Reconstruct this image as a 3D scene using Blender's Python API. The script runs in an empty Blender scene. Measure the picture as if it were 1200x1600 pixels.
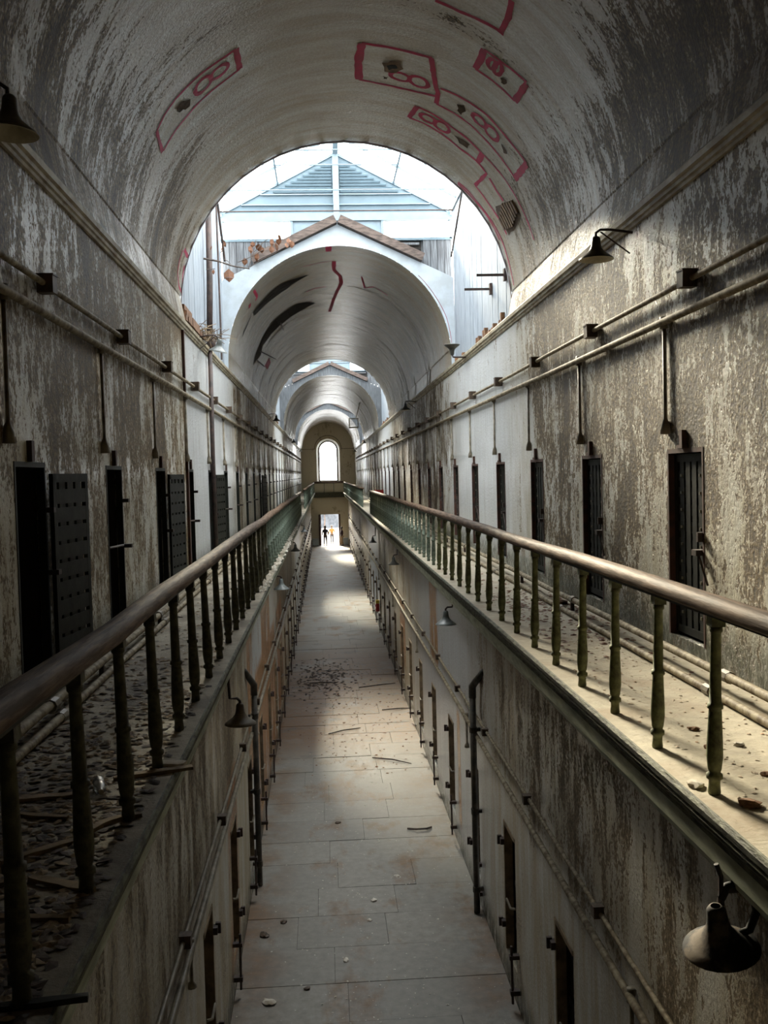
import bpy, bmesh, math, random
from mathutils import Vector, Matrix
random.seed(7)
sc = bpy.context.scene
COL = sc.collection
PI = math.pi

# ------------------------------------------------------------ camera, light, exposure
FPX, ROLL, EYE, VP = 1500.0, 0.028, Vector((-0.473, 0.0, 7.0)), (506.0, 743.0)
cv = Vector(((VP[0]-600)/FPX, -(VP[1]-800)/FPX, -1.0)).normalized()
cu = Vector((-ROLL, 1.0, 0.0)); cu = (cu - cu.dot(cv)*cv).normalized()
cr = cv.cross(cu)
cam_data = bpy.data.cameras.new('camera')
cam_data.sensor_fit = 'AUTO'; cam_data.sensor_width = 36.0
cam_data.lens = FPX/1600.0*36.0
cam_data.clip_start = 0.05; cam_data.clip_end = 400
cam = bpy.data.objects.new('camera', cam_data); COL.objects.link(cam)
cam.matrix_world = Matrix.Translation(EYE) @ Matrix((cr, cv, cu)).to_4x4()
sc.camera = cam

world = bpy.data.worlds.new('overcast_sky'); sc.world = world; world.use_nodes = True
bg = world.node_tree.nodes['Background']
bg.inputs['Color'].default_value = (1.0, 0.985, 0.94, 1)
bg.inputs['Strength'].default_value = 10.0

sd = bpy.data.lights.new('hazy_sun', 'SUN'); sd.energy = 21.0; sd.angle = math.radians(13); sd.color = (1.0, 0.86, 0.62)
sun = bpy.data.objects.new('hazy_sun', sd); COL.objects.link(sun)
SUN_DIR = Vector((0.17, -1.0, -0.52)).normalized()
sun.rotation_euler = SUN_DIR.to_track_quat('-Z', 'Y').to_euler()
sun.location = (-8, 60, 40)

sc.view_settings.view_transform = 'Standard'; sc.view_settings.look = 'None'
sc.view_settings.gamma = 1.0; sc.view_settings.use_curve_mapping = False
sc.view_settings.exposure = 0.45
try:
    sc.cycles.max_bounces = 12; sc.cycles.diffuse_bounces = 7; sc.cycles.glossy_bounces = 3
    sc.cycles.transparent_max_bounces = 10; sc.cycles.sample_clamp_indirect = 6
    sc.cycles.use_denoising = True
except Exception:
    pass

SKYLIGHTS = [(15.75, 22.7), (44.7, 51.5), (71.8, 77.5)]
for i, (a, b) in enumerate(SKYLIGHTS):      # portals: only guide sky sampling through the openings
    ld = bpy.data.lights.new('skylight_portal', 'AREA'); ld.shape = 'RECTANGLE'; ld.size = 5.4; ld.size_y = b-a
    ld.cycles.is_portal = True
    lo = bpy.data.objects.new('skylight_portal', ld); COL.objects.link(lo); lo.location = (0, (a+b)/2, 13.1)
ld = bpy.data.lights.new('window_portal', 'AREA'); ld.shape = 'RECTANGLE'; ld.size = 2.0; ld.size_y = 4.2; ld.cycles.is_portal = True
lo = bpy.data.objects.new('window_portal', ld); COL.objects.link(lo); lo.location = (0, 96.9, 8.4); lo.rotation_euler = (-PI/2, 0, 0)

# ------------------------------------------------------------ node helpers
def nmat(name):
    m = bpy.data.materials.new(name); m.use_nodes = True
    nt = m.node_tree; nt.nodes.clear()
    out = nt.nodes.new('ShaderNodeOutputMaterial'); bs = nt.nodes.new('ShaderNodeBsdfPrincipled')
    nt.links.new(bs.outputs[0], out.inputs[0])
    return m, nt, bs
class N:
    def __init__(s, nt): s.nt = nt
    def link(s, a, sock):
        if isinstance(a, (int, float)): sock.default_value = a
        elif isinstance(a, tuple): sock.default_value = a if len(a) == len(sock.default_value) else a+(1,)
        else: s.nt.links.new(a, sock)
    def coord(s, which): return s.nt.nodes.new('ShaderNodeTexCoord').outputs[which]
    def map(s, vec, scale, loc=(0,0,0)):
        n = s.nt.nodes.new('ShaderNodeMapping'); s.link(vec, n.inputs[0]); n.inputs[1].default_value = loc; n.inputs[3].default_value = scale
        return n.outputs[0]
    def noise(s, vec, scale, detail=4, rough=.55, dist=0):
        n = s.nt.nodes.new('ShaderNodeTexNoise'); s.link(vec, n.inputs['Vector'])
        n.inputs['Scale'].default_value = scale; n.inputs['Detail'].default_value = detail
        n.inputs['Roughness'].default_value = rough; n.inputs['Distortion'].default_value = dist
        return n.outputs[0]
    def math(s, op, a, b=0.0, c=None, clamp=False):
        n = s.nt.nodes.new('ShaderNodeMath'); n.operation = op; n.use_clamp = clamp
        s.link(a, n.inputs[0]); s.link(b, n.inputs[1])
        if c is not None: s.link(c, n.inputs[2])
        return n.outputs[0]
    def rng(s, v, a, b, c=0., d=1., smooth=False):
        n = s.nt.nodes.new('ShaderNodeMapRange'); n.interpolation_type = 'SMOOTHSTEP' if smooth else 'LINEAR'
        s.link(v, n.inputs[0]); n.inputs[1].default_value = a; n.inputs[2].default_value = b
        n.inputs[3].default_value = c; n.inputs[4].default_value = d
        return n.outputs[0]
    def mix(s, f, a, b):
        n = s.nt.nodes.new('ShaderNodeMix'); n.data_type = 'RGBA'
        s.link(f, n.inputs[0]); s.link(a, n.inputs[6]); s.link(b, n.inputs[7])
        return n.outputs[2]
    def sep(s, vec):
        n = s.nt.nodes.new('ShaderNodeSeparateXYZ'); s.link(vec, n.inputs[0]); return n.outputs
    def bump(s, h, strength, dist, normal=None):
        n = s.nt.nodes.new('ShaderNodeBump'); n.inputs['Strength'].default_value = strength; n.inputs['Distance'].default_value = dist
        s.link(h, n.inputs['Height'])
        if normal is not None: s.link(normal, n.inputs['Normal'])
        return n.outputs[0]

def simple(name, c1, c2, scale=8, rough=.6, stretch=(1,1,1), bump=.3, metal=0., bdist=.01, contrast=(.38,.62), spec=.5):
    m, nt, bs = nmat(name); n = N(nt)
    v = n.map(n.coord('Object'), stretch)
    f = n.noise(v, scale, 5, .6)
    n.link(n.mix(n.rng(f, *contrast), c1, c2), bs.inputs['Base Color'])
    bs.inputs['Roughness'].default_value = rough; bs.inputs['Metallic'].default_value = metal
    bs.inputs['Specular IOR Level'].default_value = spec
    if bump: n.link(n.bump(f, bump, bdist), bs.inputs['Normal'])
    return m

def peel(name, paint, mid, dark, cover=0.0, whites=(), base_z=None, crown=None, low_white=None, orange=(), glint=1.0, stretch=.5, scale=12.0, seed=0., cream=(.62,.56,.42), zamp=.75, washed=True):
    """old oil paint flaking off brown plaster; u runs along the block, v up the wall or round the vault"""
    m, nt, bs = nmat(name); n = N(nt)
    uv = n.coord('UV'); u, v = n.sep(uv)[0], n.sep(uv)[1]
    st = n.map(uv, (1, stretch, 1), (seed, seed*.7, 0))
    zone = n.noise(st, .8, 4, .55)
    midn = n.noise(st, scale, 8, .72, .25)
    low = n.noise(n.map(uv, (1, stretch*.6, 1), (seed+5, 0, 0)), scale*.28, 5, .6)
    fine = n.noise(n.map(uv, (1, .75, 1), (seed, 0, 0)), 34, 4, .6)
    val = n.math('MULTIPLY_ADD', n.math('SUBTRACT', zone, .5), zamp, midn)
    val = n.math('MULTIPLY_ADD', n.math('SUBTRACT', low, .5), .7, val)
    val = n.math('MULTIPLY_ADD', n.math('SUBTRACT', fine, .5), .5, val)
    add = n.math('ADD', val, cover)
    def smooth_band(a, b, wa, wb, amt):
        s1 = n.rng(u, a-wa, a+wa, 0, 1, True); s2 = n.rng(u, b-wb, b+wb, 1, 0, True)
        return n.math('MULTIPLY', n.math('MULTIPLY', s1, s2), amt)
    wash = 0.0
    for w in whites:
        b_ = smooth_band(*w); add = n.math('ADD', add, b_); wash = n.math('ADD', wash, n.math('MULTIPLY', b_, 1/w[4]))
    if crown: add = n.math('ADD', add, n.math('MULTIPLY', n.rng(n.math('ABSOLUTE', n.math('SUBTRACT', v, 13.94)), crown[0], crown[1], 1, 0, True), crown[2]))
    if low_white: add = n.math('ADD', add, n.math('MULTIPLY', n.rng(v, low_white[0], low_white[1], 1, 0, True), low_white[2]))
    paintmask = n.rng(add, .495, .525)
    soft = n.rng(add, .3, .5)
    col = n.mix(soft, dark, mid)
    col = n.mix(n.rng(fine, .42, .62, .55, 0), col, tuple(c*.55 for c in dark))
    fcol = n.mix(n.rng(low, .42, .62), cream, paint)
    if washed: fcol = n.mix(n.math('MULTIPLY', wash, .8, clamp=True), fcol, (.62, .66, .70))
    fcol = n.mix(n.rng(fine, .35, .6, .35, 0), fcol, tuple(c*.6 for c in cream))
    # grime that has run down the paint
    streak = n.noise(n.map(uv, (5, .3, 1), (seed*2, 0, 0)), 1.8, 5, .62)
    fcol = n.mix(n.rng(streak, .55, .8, 0, .5), fcol, tuple(c*.9 for c in mid))
    col = n.mix(paintmask, col, fcol)
    for (a, b, z0, z1) in orange:
        om = n.math('MULTIPLY', smooth_band(a, b, .12, .12, 1.0), n.math('MULTIPLY', n.rng(v, z0-.1, z0+.1), n.rng(v, z1-.1, z1+.1, 1, 0)))
        om = n.math('MULTIPLY', om, n.rng(low, .36, .43))
        col = n.mix(om, col, n.mix(n.rng(fine, .35, .65), (.30, .13, .045), (.46, .25, .11)))
    if base_z is not None:      # algae and dirt at the foot
        bm_ = n.math('MULTIPLY', n.rng(v, base_z+.1, base_z+.6, 1, 0, True), n.rng(midn, .28, .55))
        col = n.mix(bm_, col, (.07, .08, .055))
    n.link(col, bs.inputs['Base Color'])
    n.link(n.rng(paintmask, 0, 1, .6, .26), bs.inputs['Roughness'])
    bs.inputs['Specular IOR Level'].default_value = .5
    h = n.math('MULTIPLY_ADD', paintmask, .6, n.math('MULTIPLY', fine, .7))
    h = n.math('MULTIPLY_ADD', midn, .8, h)
    n.link(n.bump(h, .8*glint, .024), bs.inputs['Normal'])
    return m

PAINT = (.80, .79, .72); MID = (.235, .155, .06); DARK = (.062, .042, .017)
M = {}
SKW = [(15.4, 24.0, 2.2, 3.0, .30), (44.7, 53, 2, 4, .28), (71, 78, 2, 4, .28)]
M['wall_r'] = peel('peeling_paint_bright_wall', PAINT, MID, DARK, -.045, SKW, base_z=5.3, low_white=(6.3, 7.6, .06), seed=3)
M['wall_l'] = peel('peeling_paint_dark_wall', PAINT, (.26, .17, .065), (.085, .055, .02), -.045, [(15.75, 24.0, .05, 2.0, .33), (44.7, 53, 2, 4, .28), (71, 78, 2, 4, .28)], base_z=5.3, low_white=(6.2, 7.8, .08), seed=11)
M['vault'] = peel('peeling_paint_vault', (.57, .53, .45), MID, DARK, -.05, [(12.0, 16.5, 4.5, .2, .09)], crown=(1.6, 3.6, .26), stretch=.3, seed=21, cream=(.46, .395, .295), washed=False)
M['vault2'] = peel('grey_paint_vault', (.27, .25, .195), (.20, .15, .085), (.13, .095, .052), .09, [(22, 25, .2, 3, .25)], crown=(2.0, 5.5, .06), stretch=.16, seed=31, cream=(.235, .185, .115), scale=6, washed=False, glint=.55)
M['low_r'] = peel('streaked_lower_wall', (.66, .64, .58), (.33, .25, .15), (.12, .085, .045), .0, [(14.5, 26, 2.5, 4, .2), (43, 53, 2, 4, .2)], base_z=0, low_white=(2.4, 3.0, .2), orange=[(20.4, 21.9, 2.8, 4.75), (17.2, 17.6, .5, 2.6), (29, 31, 1, 3)], stretch=.3, scale=9, seed=41, cream=(.50, .43, .30))
M['low_l'] = peel('rust_streaked_lower_wall', (.66, .61, .50), (.35, .265, .155), (.13, .09, .045), .0, [(16.5, 26, .8, 4, .15), (43, 53, 2, 4, .2)], base_z=0, low_white=(2.2, 2.8, .2), orange=[(16.3, 17.4, 1.8, 4.4), (18.0, 25, 0, 3.3), (20, 23, 2.8, 4.7), (12.6, 13.9, .3, 2.9), (26, 29, .5, 3.4)], stretch=.3, scale=9, seed=51, cream=(.50, .42, .27))
M['end'] = peel('ochre_end_wall', (.62, .56, .41), (.45, .38, .25), (.3, .23, .14), .16, stretch=.6, seed=61, glint=.4, scale=2.5)
M['plaster'] = simple('white_plaster_face', (.37, .42, .47), (.31, .345, .37), 3, .7, bump=.15)
M['white'] = simple('limewhite', (.8, .8, .76), (.7, .7, .66), 4, .7, bump=.1)
M['cell'] = simple('cell_shade_black', (.012, .011, .010), (.022, .02, .017), 3, .9, bump=0)  # near-black colour stands in for the darkness inside the unlit cells
M['iron'] = simple('black_green_iron', (.007, .008, .006), (.017, .019, .013), 9, .6, bump=.3, spec=.3)
M['rustframe'] = simple('red_rust_iron', (.09, .035, .022), (.045, .025, .02), 9, .7, bump=.3)
M['pipe'] = simple('painted_pipe', (.34, .295, .205), (.13, .095, .055), 12, .7, bump=.3, spec=.25)
M['string'] = simple('dusty_moulding', (.46, .42, .31), (.26, .21, .135), 7, .6, stretch=(1, .5, 1), bump=.3)
M['lamp_brown'] = simple('brown_lit_enamel', (.17, .14, .10), (.10, .08, .055), 12, .55, bump=.2)  # lighter, browner enamel paints in the light falling on one low lamp
M['pipe_d'] = simple('dark_painted_pipe', (.23, .20, .145), (.11, .09, .06), 6, .5, bump=.3)
M['box'] = simple('rusty_box', (.05, .037, .026), (.11, .07, .045), 12, .6, bump=.3)
M['downpipe'] = simple('black_cast_pipe', (.028, .025, .02), (.085, .07, .05), 7, .55, bump=.4)
M['lamp'] = simple('dark_enamel', (.035, .036, .032), (.075, .072, .06), 14, .38, bump=.1)
M['lamp_grey'] = simple('grey_enamel', (.20, .23, .23), (.12, .13, .125), 14, .35, bump=.1)
M['lamp_dust'] = simple('dust_caked_enamel', (.13, .10, .07), (.012, .011, .01), 5, .8, contrast=(.42,.52), bump=.6)
M['lamp_in'] = simple('cream_enamel', (.62, .58, .46), (.45, .41, .31), 10, .4, bump=0)
M['rail'] = simple('worn_brown_handrail', (.075, .045, .028), (.19, .125, .085), 6, .68, stretch=(6,.5,6), bump=.5, spec=.25, contrast=(.42,.6))
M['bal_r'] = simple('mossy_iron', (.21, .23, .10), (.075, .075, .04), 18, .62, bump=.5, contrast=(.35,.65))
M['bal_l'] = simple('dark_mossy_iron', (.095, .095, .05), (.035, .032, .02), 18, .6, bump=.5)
M['bal_far'] = simple('verdigris_iron', (.20, .255, .20), (.08, .10, .075), 18, .62, bump=.4)
M['cornice'] = simple('pale_green_cornice', (.52, .56, .44), (.30, .32, .235), 4, .62, stretch=(3,.7,3), bump=.5)
M['cornice_d'] = simple('dark_mould_cornice', (.04, .039, .027), (.15, .155, .105), 14, .75, stretch=(2,.6,2), bump=.9, bdist=.02)
M['board'] = simple('whitewashed_board', (.35, .40, .46), (.21, .24, .27), 5, .7, stretch=(7,7,.35), bump=.4, contrast=(.35,.6))
M['board_g'] = simple('weathered_grey_board', (.045, .048, .055), (.12, .135, .15), 5, .75, stretch=(8,8,.4), bump=.5, contrast=(.4,.62))
M['timber'] = simple('brown_old_timber', (.05, .036, .03), (.115, .085, .072), 5, .8, stretch=(1,4,4), bump=.6)
M['louver'] = simple('blue_grey_sheet', (.10, .15, .185), (.085, .13, .16), 2, .6, bump=0)
M['steel'] = simple('blue_white_steel', (.17, .235, .28), (.145, .2, .24), 3, .55, bump=0)
M['rod'] = simple('brown_rod', (.07, .042, .034), (.03, .022, .02), 9, .6, bump=.2)
M['red'] = simple('faded_red_spray', (.50, .018, .085), (.38, .035, .08), 7, .7, bump=0)
M['lath'] = simple('old_lath', (.22, .14, .08), (.12, .075, .045), 10, .85, bump=.6)
M['hole'] = simple('dark_hole_plaster', (.05, .032, .018), (.10, .065, .035), 9, .95, bump=.7)
M['black'] = simple('void_shade_black', (.012, .012, .012), (.03, .027, .024), 9, .95, bump=.4)  # flat black painted as the shade in hatch, tears and low doorways
M['brick'] = simple('orange_brick', (.24, .12, .06), (.13, .075, .045), 10, .9, bump=.7)
M['leaf'] = simple('dry_brown_leaf', (.21, .09, .042), (.13, .055, .028), 10, .7, bump=.2)
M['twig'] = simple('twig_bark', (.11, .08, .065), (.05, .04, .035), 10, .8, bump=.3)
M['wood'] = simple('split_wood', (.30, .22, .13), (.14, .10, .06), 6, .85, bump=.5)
M['chip'] = simple('paint_chip', (.55, .50, .40), (.38, .24, .14), 6, .8, bump=.4)
M['chunk'] = simple('plaster_chunk', (.60, .57, .50), (.44, .38, .30), 6, .9, bump=.6)
M['sheet'] = simple('grey_steel_box', (.30, .35, .37), (.24, .28, .3), 3, .5, bump=0)
M['redpaint'] = simple('red_painted_metal', (.45, .03, .025), (.3, .02, .02), 5, .45, bump=0)
M['yellowp'] = simple('yellow_paint', (.6, .42, .03), (.5, .33, .03), 5, .5, bump=0)
M['skin'] = simple('skin', (.12, .07, .05), (.11, .065, .045), 5, .6, bump=0)
M['yellow'] = simple('yellow_jacket_cloth', (.17, .085, .012), (.14, .07, .01), 6, .8, bump=.2)
M['navy'] = simple('dark_navy_cloth', (.012, .014, .025), (.03, .03, .045), 6, .85, bump=.2)
M['maroon'] = simple('maroon_cloth', (.05, .014, .02), (.03, .01, .015), 6, .85, bump=.2)
M['jeans'] = simple('grey_trousers', (.012, .010, .014), (.02, .017, .02), 6, .85, bump=.2)
M['khaki'] = simple('tan_trousers', (.35, .25, .15), (.28, .2, .12), 6, .85, bump=.2)
M['hair'] = simple('dark_hair', (.02, .014, .01), (.035, .025, .02), 20, .6, bump=.3)
M['pave'] = simple('pale_yard_paving', (.30, .29, .29), (.25, .245, .245), 2, .8, bump=.1)
M['shrub'] = simple('maroon_foliage', (.018, .005, .005), (.03, .009, .008), 3, .9, bump=.5)
M['stone'] = simple('grey_yard_stone', (.045, .052, .062), (.085, .095, .11), 2, .8, bump=.3)

def glass(name, tint=(1,1,1), fac=.07):
    m = bpy.data.materials.new(name); m.use_nodes = True; nt = m.node_tree; nt.nodes.clear()
    o = nt.nodes.new('ShaderNodeOutputMaterial'); mx = nt.nodes.new('ShaderNodeMixShader')
    t = nt.nodes.new('ShaderNodeBsdfTransparent'); g = nt.nodes.new('ShaderNodeBsdfGlossy')
    t.inputs[0].default_value = tint+(1,); g.inputs['Roughness'].default_value = .05
    mx.inputs[0].default_value = fac
    nt.links.new(t.outputs[0], mx.inputs[1]); nt.links.new(g.outputs[0], mx.inputs[2]); nt.links.new(mx.outputs[0], o.inputs[0])
    return m
M['glass'] = glass('dusty_skylight_glass', (.93, .95, .97))
M['plastic'] = glass('clear_plastic', (.70, .72, .74), .28); [setattr(n.inputs['Roughness'], 'default_value', .35) for n in M['plastic'].node_tree.nodes if n.type == 'BSDF_GLOSSY']

def floor_mat():
    m, nt, bs = nmat('slate_slab'); n = N(nt)
    p = n.coord('Object'); x, y, z = n.sep(p)[0], n.sep(p)[1], n.sep(p)[2]
    info = nt.nodes.new('ShaderNodeObjectInfo')
    big = n.noise(p, .5, 5, .6); f = n.noise(p, 7, 6, .65); sp = n.noise(p, 21, 3, .6)
    col = n.mix(n.rng(f, .35, .65), (.18, .17, .15), (.28, .265, .235))
    col = n.mix(n.math('MULTIPLY', info.outputs['Random'], .35), col, (.15, .145, .135))
    # rust and leaf dirt drifted along the walls and across the middle stretch
    edge_ = n.rng(n.math('ABSOLUTE', x), .9, 1.85, 0, 1, True)
    r1 = n.math('MULTIPLY', edge_, n.rng(n.noise(p, .9, 5, .6), .42, .62))
    drift = n.math('MULTIPLY', n.math('MULTIPLY', n.rng(y, 22.5, 26, 0, 1, True), n.rng(y, 34, 44, 1, 0, True)), n.rng(big, .25, .45))
    r2 = n.rng(n.noise(n.map(p, (1.1, .6, 1), (3, 9, 0)), .9, 6, .65), .53, .66, 0, .85)
    rust = n.math('MAXIMUM', n.math('MULTIPLY', r1, .8), n.math('MAXIMUM', n.math('MULTIPLY', drift, .97), r2))
    col = n.mix(rust, col, n.mix(n.rng(f, .3, .7), (.10, .05, .018), (.20, .105, .042)))
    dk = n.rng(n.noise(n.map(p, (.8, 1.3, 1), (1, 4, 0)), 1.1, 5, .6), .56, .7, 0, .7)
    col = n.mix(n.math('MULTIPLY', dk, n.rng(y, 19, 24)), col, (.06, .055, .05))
    col = n.mix(n.rng(sp, .70, .74, 0, .8), col, (.62, .60, .56))
    n.link(col, bs.inputs['Base Color'])
    n.link(n.rng(f, .3, .7, .42, .7), bs.inputs['Roughness'])
    n.link(n.bump(f, .25, .01), bs.inputs['Normal'])
    return m
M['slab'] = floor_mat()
M['joint'] = simple('slab_joint_dirt', (.055, .05, .045), (.09, .075, .06), 9, .9)
def gallery_mat(name, light, dirt, k):
    m, nt, bs = nmat(name); n = N(nt)
    p = n.coord('Object'); f = n.noise(p, 9, 6, .65); b = n.noise(p, 1.3, 5, .6); sp = n.noise(p, 30, 3, .6)
    col = n.mix(n.rng(f, .32, .66), light, tuple(c*.72 for c in light))
    col = n.mix(n.rng(b, k, k+.16), col, dirt)
    col = n.mix(n.rng(sp, .66, .71, 0, .7), col, tuple(c*.35 for c in light))
    n.link(col, bs.inputs['Base Color']); bs.inputs['Roughness'].default_value = .75
    n.link(n.bump(n.math('ADD', f, sp), .5, .012), bs.inputs['Normal'])
    return m
M['gal_r'] = gallery_mat('dusty_gallery_floor', (.46, .41, .31), (.30, .24, .165), .5)
M['gal_l'] = gallery_mat('littered_gallery_floor', (.34, .30, .22), (.13, .105, .07), .44)

# ------------------------------------------------------------ mesh helpers
class MB:
    def __init__(s): s.v = []; s.f = []; s.uv = []; s.mi = []
    def quad(s, pts, uv=None, mi=0):
        i = len(s.v); s.v += [tuple(p) for p in pts]; s.f.append(tuple(range(i, i+len(pts)))); s.uv.append(uv); s.mi.append(mi); return s
    def box(s, lo, hi, rot=None, at=(0,0,0), mi=0):
        x0,y0,z0 = lo; x1,y1,z1 = hi
        P = [Vector(p) for p in ((x0,y0,z0),(x1,y0,z0),(x1,y1,z0),(x0,y1,z0),(x0,y0,z1),(x1,y0,z1),(x1,y1,z1),(x0,y1,z1))]
        if rot is not None: P = [rot @ p for p in P]
        a = Vector(at); i = len(s.v); s.v += [tuple(p+a) for p in P]
        for f in ((0,3,2,1),(4,5,6,7),(0,1,5,4),(1,2,6,5),(2,3,7,6),(3,0,4,7)): s.f.append(tuple(i+k for k in f)); s.uv.append(None); s.mi.append(mi)
        return s
    def tube(s, pts, r, seg=8, caps=True, mi=0):
        pts = [Vector(p) for p in pts]; n = len(pts); base = len(s.v)
        rs = r if isinstance(r, (list, tuple)) else [r]*n
        prev = None
        for k, p in enumerate(pts):
            d = (pts[min(k+1, n-1)] - pts[max(k-1, 0)]).normalized()
            if prev is None:
                a = Vector((0,0,1)) if abs(d.z) < .9 else Vector((1,0,0)); e1 = d.cross(a).normalized()
            else:
                e1 = (prev - prev.dot(d)*d).normalized()
            prev = e1; e2 = d.cross(e1)
            for j in range(seg):
                t = 2*PI*j/seg; s.v.append(tuple(p + rs[k]*(math.cos(t)*e1 + math.sin(t)*e2)))
        for k in range(n-1):
            for j in range(seg):
                a = base+k*seg+j; b = base+k*seg+(j+1) % seg
                s.f.append((a, b, b+seg, a+seg)); s.uv.append(None); s.mi.append(mi)
        if caps:
            s.f.append(tuple(base+j for j in reversed(range(seg)))); s.uv.append(None); s.mi.append(mi)
            s.f.append(tuple(base+(n-1)*seg+j for j in range(seg))); s.uv.append(None); s.mi.append(mi)
        return s
    def lathe(s, prof, seg=16, at=(0,0,0), mi=0):
        base = len(s.v); a = Vector(at)
        for (r, z) in prof:
            for j in range(seg):
                t = 2*PI*j/seg; s.v.append((a.x+r*math.cos(t), a.y+r*math.sin(t), a.z+z))
        for k in range(len(prof)-1):
            for j in range(seg):
                p = base+k*seg+j; q = base+k*seg+(j+1) % seg
                s.f.append((p, q, q+seg, p+seg)); s.uv.append(None); s.mi.append(mi)
        return s
    def extrude(s, prof, y0, y1, uvs=False, steps=1):
        """profile of (x, z) run along y"""
        n = len(prof); base = len(s.v)
        for k in range(steps+1):
            y = y0+(y1-y0)*k/steps
            for (x, z) in prof: s.v.append((x, y, z))
        for k in range(steps):
            for j in range(n-1):
                a = base+k*n+j
                s.f.append((a, a+1, a+1+n, a+n)); s.uv.append(None); s.mi.append(0)
        return s
    def build(s, name, mats, parent=None, smooth=False, loc=None):
        me = bpy.data.meshes.new(name); me.from_pydata(s.v, [], s.f)
        if not isinstance(mats, (list, tuple)): mats = [mats]
        for m in mats: me.materials.append(m)
        if len(mats) > 1: me.polygons.foreach_set('material_index', s.mi)
        if any(u is not None for u in s.uv):
            l = me.uv_layers.new(name='UVMap'); i = 0
            for f, u in zip(s.f, s.uv):
                for k in range(len(f)):
                    if u is not None: l.data[i].uv = u[k]
                    i += 1
        if smooth: me.polygons.foreach_set('use_smooth', [True]*len(me.polygons))
        me.update()
        o = bpy.data.objects.new(name, me); COL.objects.link(o)
        if parent is not None: o.parent = parent
        if loc is not None: o.location = loc
        return o
def struct(o, label=None):
    o['kind'] = 'structure'
    if label: o['label'] = label
    return o
def tag(o, label, cat, group=None, kind=None):
    o['label'] = label; o['category'] = cat
    if group: o['group'] = group
    if kind: o['kind'] = kind
    return o
def empty(name, loc=(0,0,0), rz=0):
    o = bpy.data.objects.new(name, None); COL.objects.link(o); o.location = loc; o.rotation_euler = (0,0,rz); o.empty_display_size = .2
    return o
def copy_tree(o, parent=None):
    c = o.copy(); COL.objects.link(c)
    if parent is not None: c.parent = parent
    for ch in list(o.children): copy_tree(ch, c)
    return c
ONES = 'zeroth first second third fourth fifth sixth seventh eighth ninth tenth eleventh twelfth thirteenth fourteenth fifteenth sixteenth seventeenth eighteenth nineteenth twentieth'.split()
def nth(n):
    if n <= 20: return ONES[n]
    if n == 30: return 'thirtieth'
    return ('twenty-' if n < 30 else 'thirty-')+ONES[n % 10]

# ------------------------------------------------------------ shell
Y0, Y1 = -4.0, 96.6
XW, XL = 2.7, 1.87          # upper wall, lower wall half widths
GF = 5.3                    # gallery floor level
UP_R = [(7.87+2.94*k, 8.67+2.94*k) for k in range(-3, 30)]
UP_L = [(7.09+2.92*k, 7.82+2.92*k) for k in range(-3, 31)]
LO_R = [(9.24+2.94*k, 9.99+2.94*k) for k in range(-3, 30)]
LO_L = [(10.0+2.92*k, 10.75+2.92*k) for k in range(-3, 30)]
DZ0, DZ1 = 5.46, 7.14       # upper door opening
LZ0, LZ1 = .42, 2.2         # lower door opening

def wall_with_openings(name, side, x, z0, z1, ops, a, b, mat, depth):
    mb = MB(); X = side*x; off = 0 if side > 0 else 37
    def q(ya, yb, za, zb):
        pts = [(X, ya, za), (X, yb, za), (X, yb, zb), (X, ya, zb)]; uv = [(p[1]+off, p[2]) for p in pts]
        if off: uv = [(p[1], p[2]) for p in pts]
        if side > 0: pts = pts[::-1]; uv = uv[::-1]
        mb.quad(pts, uv)
    ya = Y0
    for (o0, o1) in ops:
        q(ya, o0, z0, z1); q(o0, o1, z0, a); q(o0, o1, b, z1); ya = o1
        Xd = X+side*depth; Xr = X+side*.07
        for (yy, flip) in ((o0, 0), (o1, 1)):        # plaster reveals, then the cell with its darkness painted in
            mb.quad([(X, yy, a), (Xr, yy, a), (Xr, yy, b), (X, yy, b)], [(yy, a), (yy+.28, a), (yy+.28, b), (yy, b)])
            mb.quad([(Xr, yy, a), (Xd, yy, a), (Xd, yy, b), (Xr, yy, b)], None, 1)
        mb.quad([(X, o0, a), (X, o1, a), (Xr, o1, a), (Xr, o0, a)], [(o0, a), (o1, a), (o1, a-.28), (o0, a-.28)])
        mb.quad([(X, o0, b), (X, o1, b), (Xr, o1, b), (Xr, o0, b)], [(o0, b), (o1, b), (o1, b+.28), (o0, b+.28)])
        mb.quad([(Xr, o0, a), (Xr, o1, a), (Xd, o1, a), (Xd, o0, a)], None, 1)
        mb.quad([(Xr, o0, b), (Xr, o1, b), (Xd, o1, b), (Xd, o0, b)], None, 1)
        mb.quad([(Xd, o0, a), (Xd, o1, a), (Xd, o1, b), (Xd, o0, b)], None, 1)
    q(ya, Y1, z0, z1)
    return struct(mb.build(name, [mat, M['cell']]))
wr = wall_with_openings('wall_right', 1, XW, GF-.4, 9.5, UP_R, DZ0, DZ1, M['wall_r'], 1.1)
wr['label'] = 'upper wall of the brighter gallery, white paint peeling off brown plaster'
wl = wall_with_openings('wall_left', -1, XW, GF-.4, 9.5, UP_L, DZ0, DZ1, M['wall_l'], 1.1)
wl['label'] = 'upper wall of the darker gallery, peeling paint with a white stretch'
lr = wall_with_openings('wall_right', 1, XL, -.05, 4.86, LO_R, LZ0, LZ1, M['low_r'], .78)
lr['label'] = 'streaked ground-level wall under the brighter gallery'
ll = wall_with_openings('wall_left', -1, XL, -.05, 4.86, LO_L, LZ0, LZ1, M['low_l'], .78)
ll['label'] = 'rust-stained ground-level wall under the darker gallery'

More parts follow.
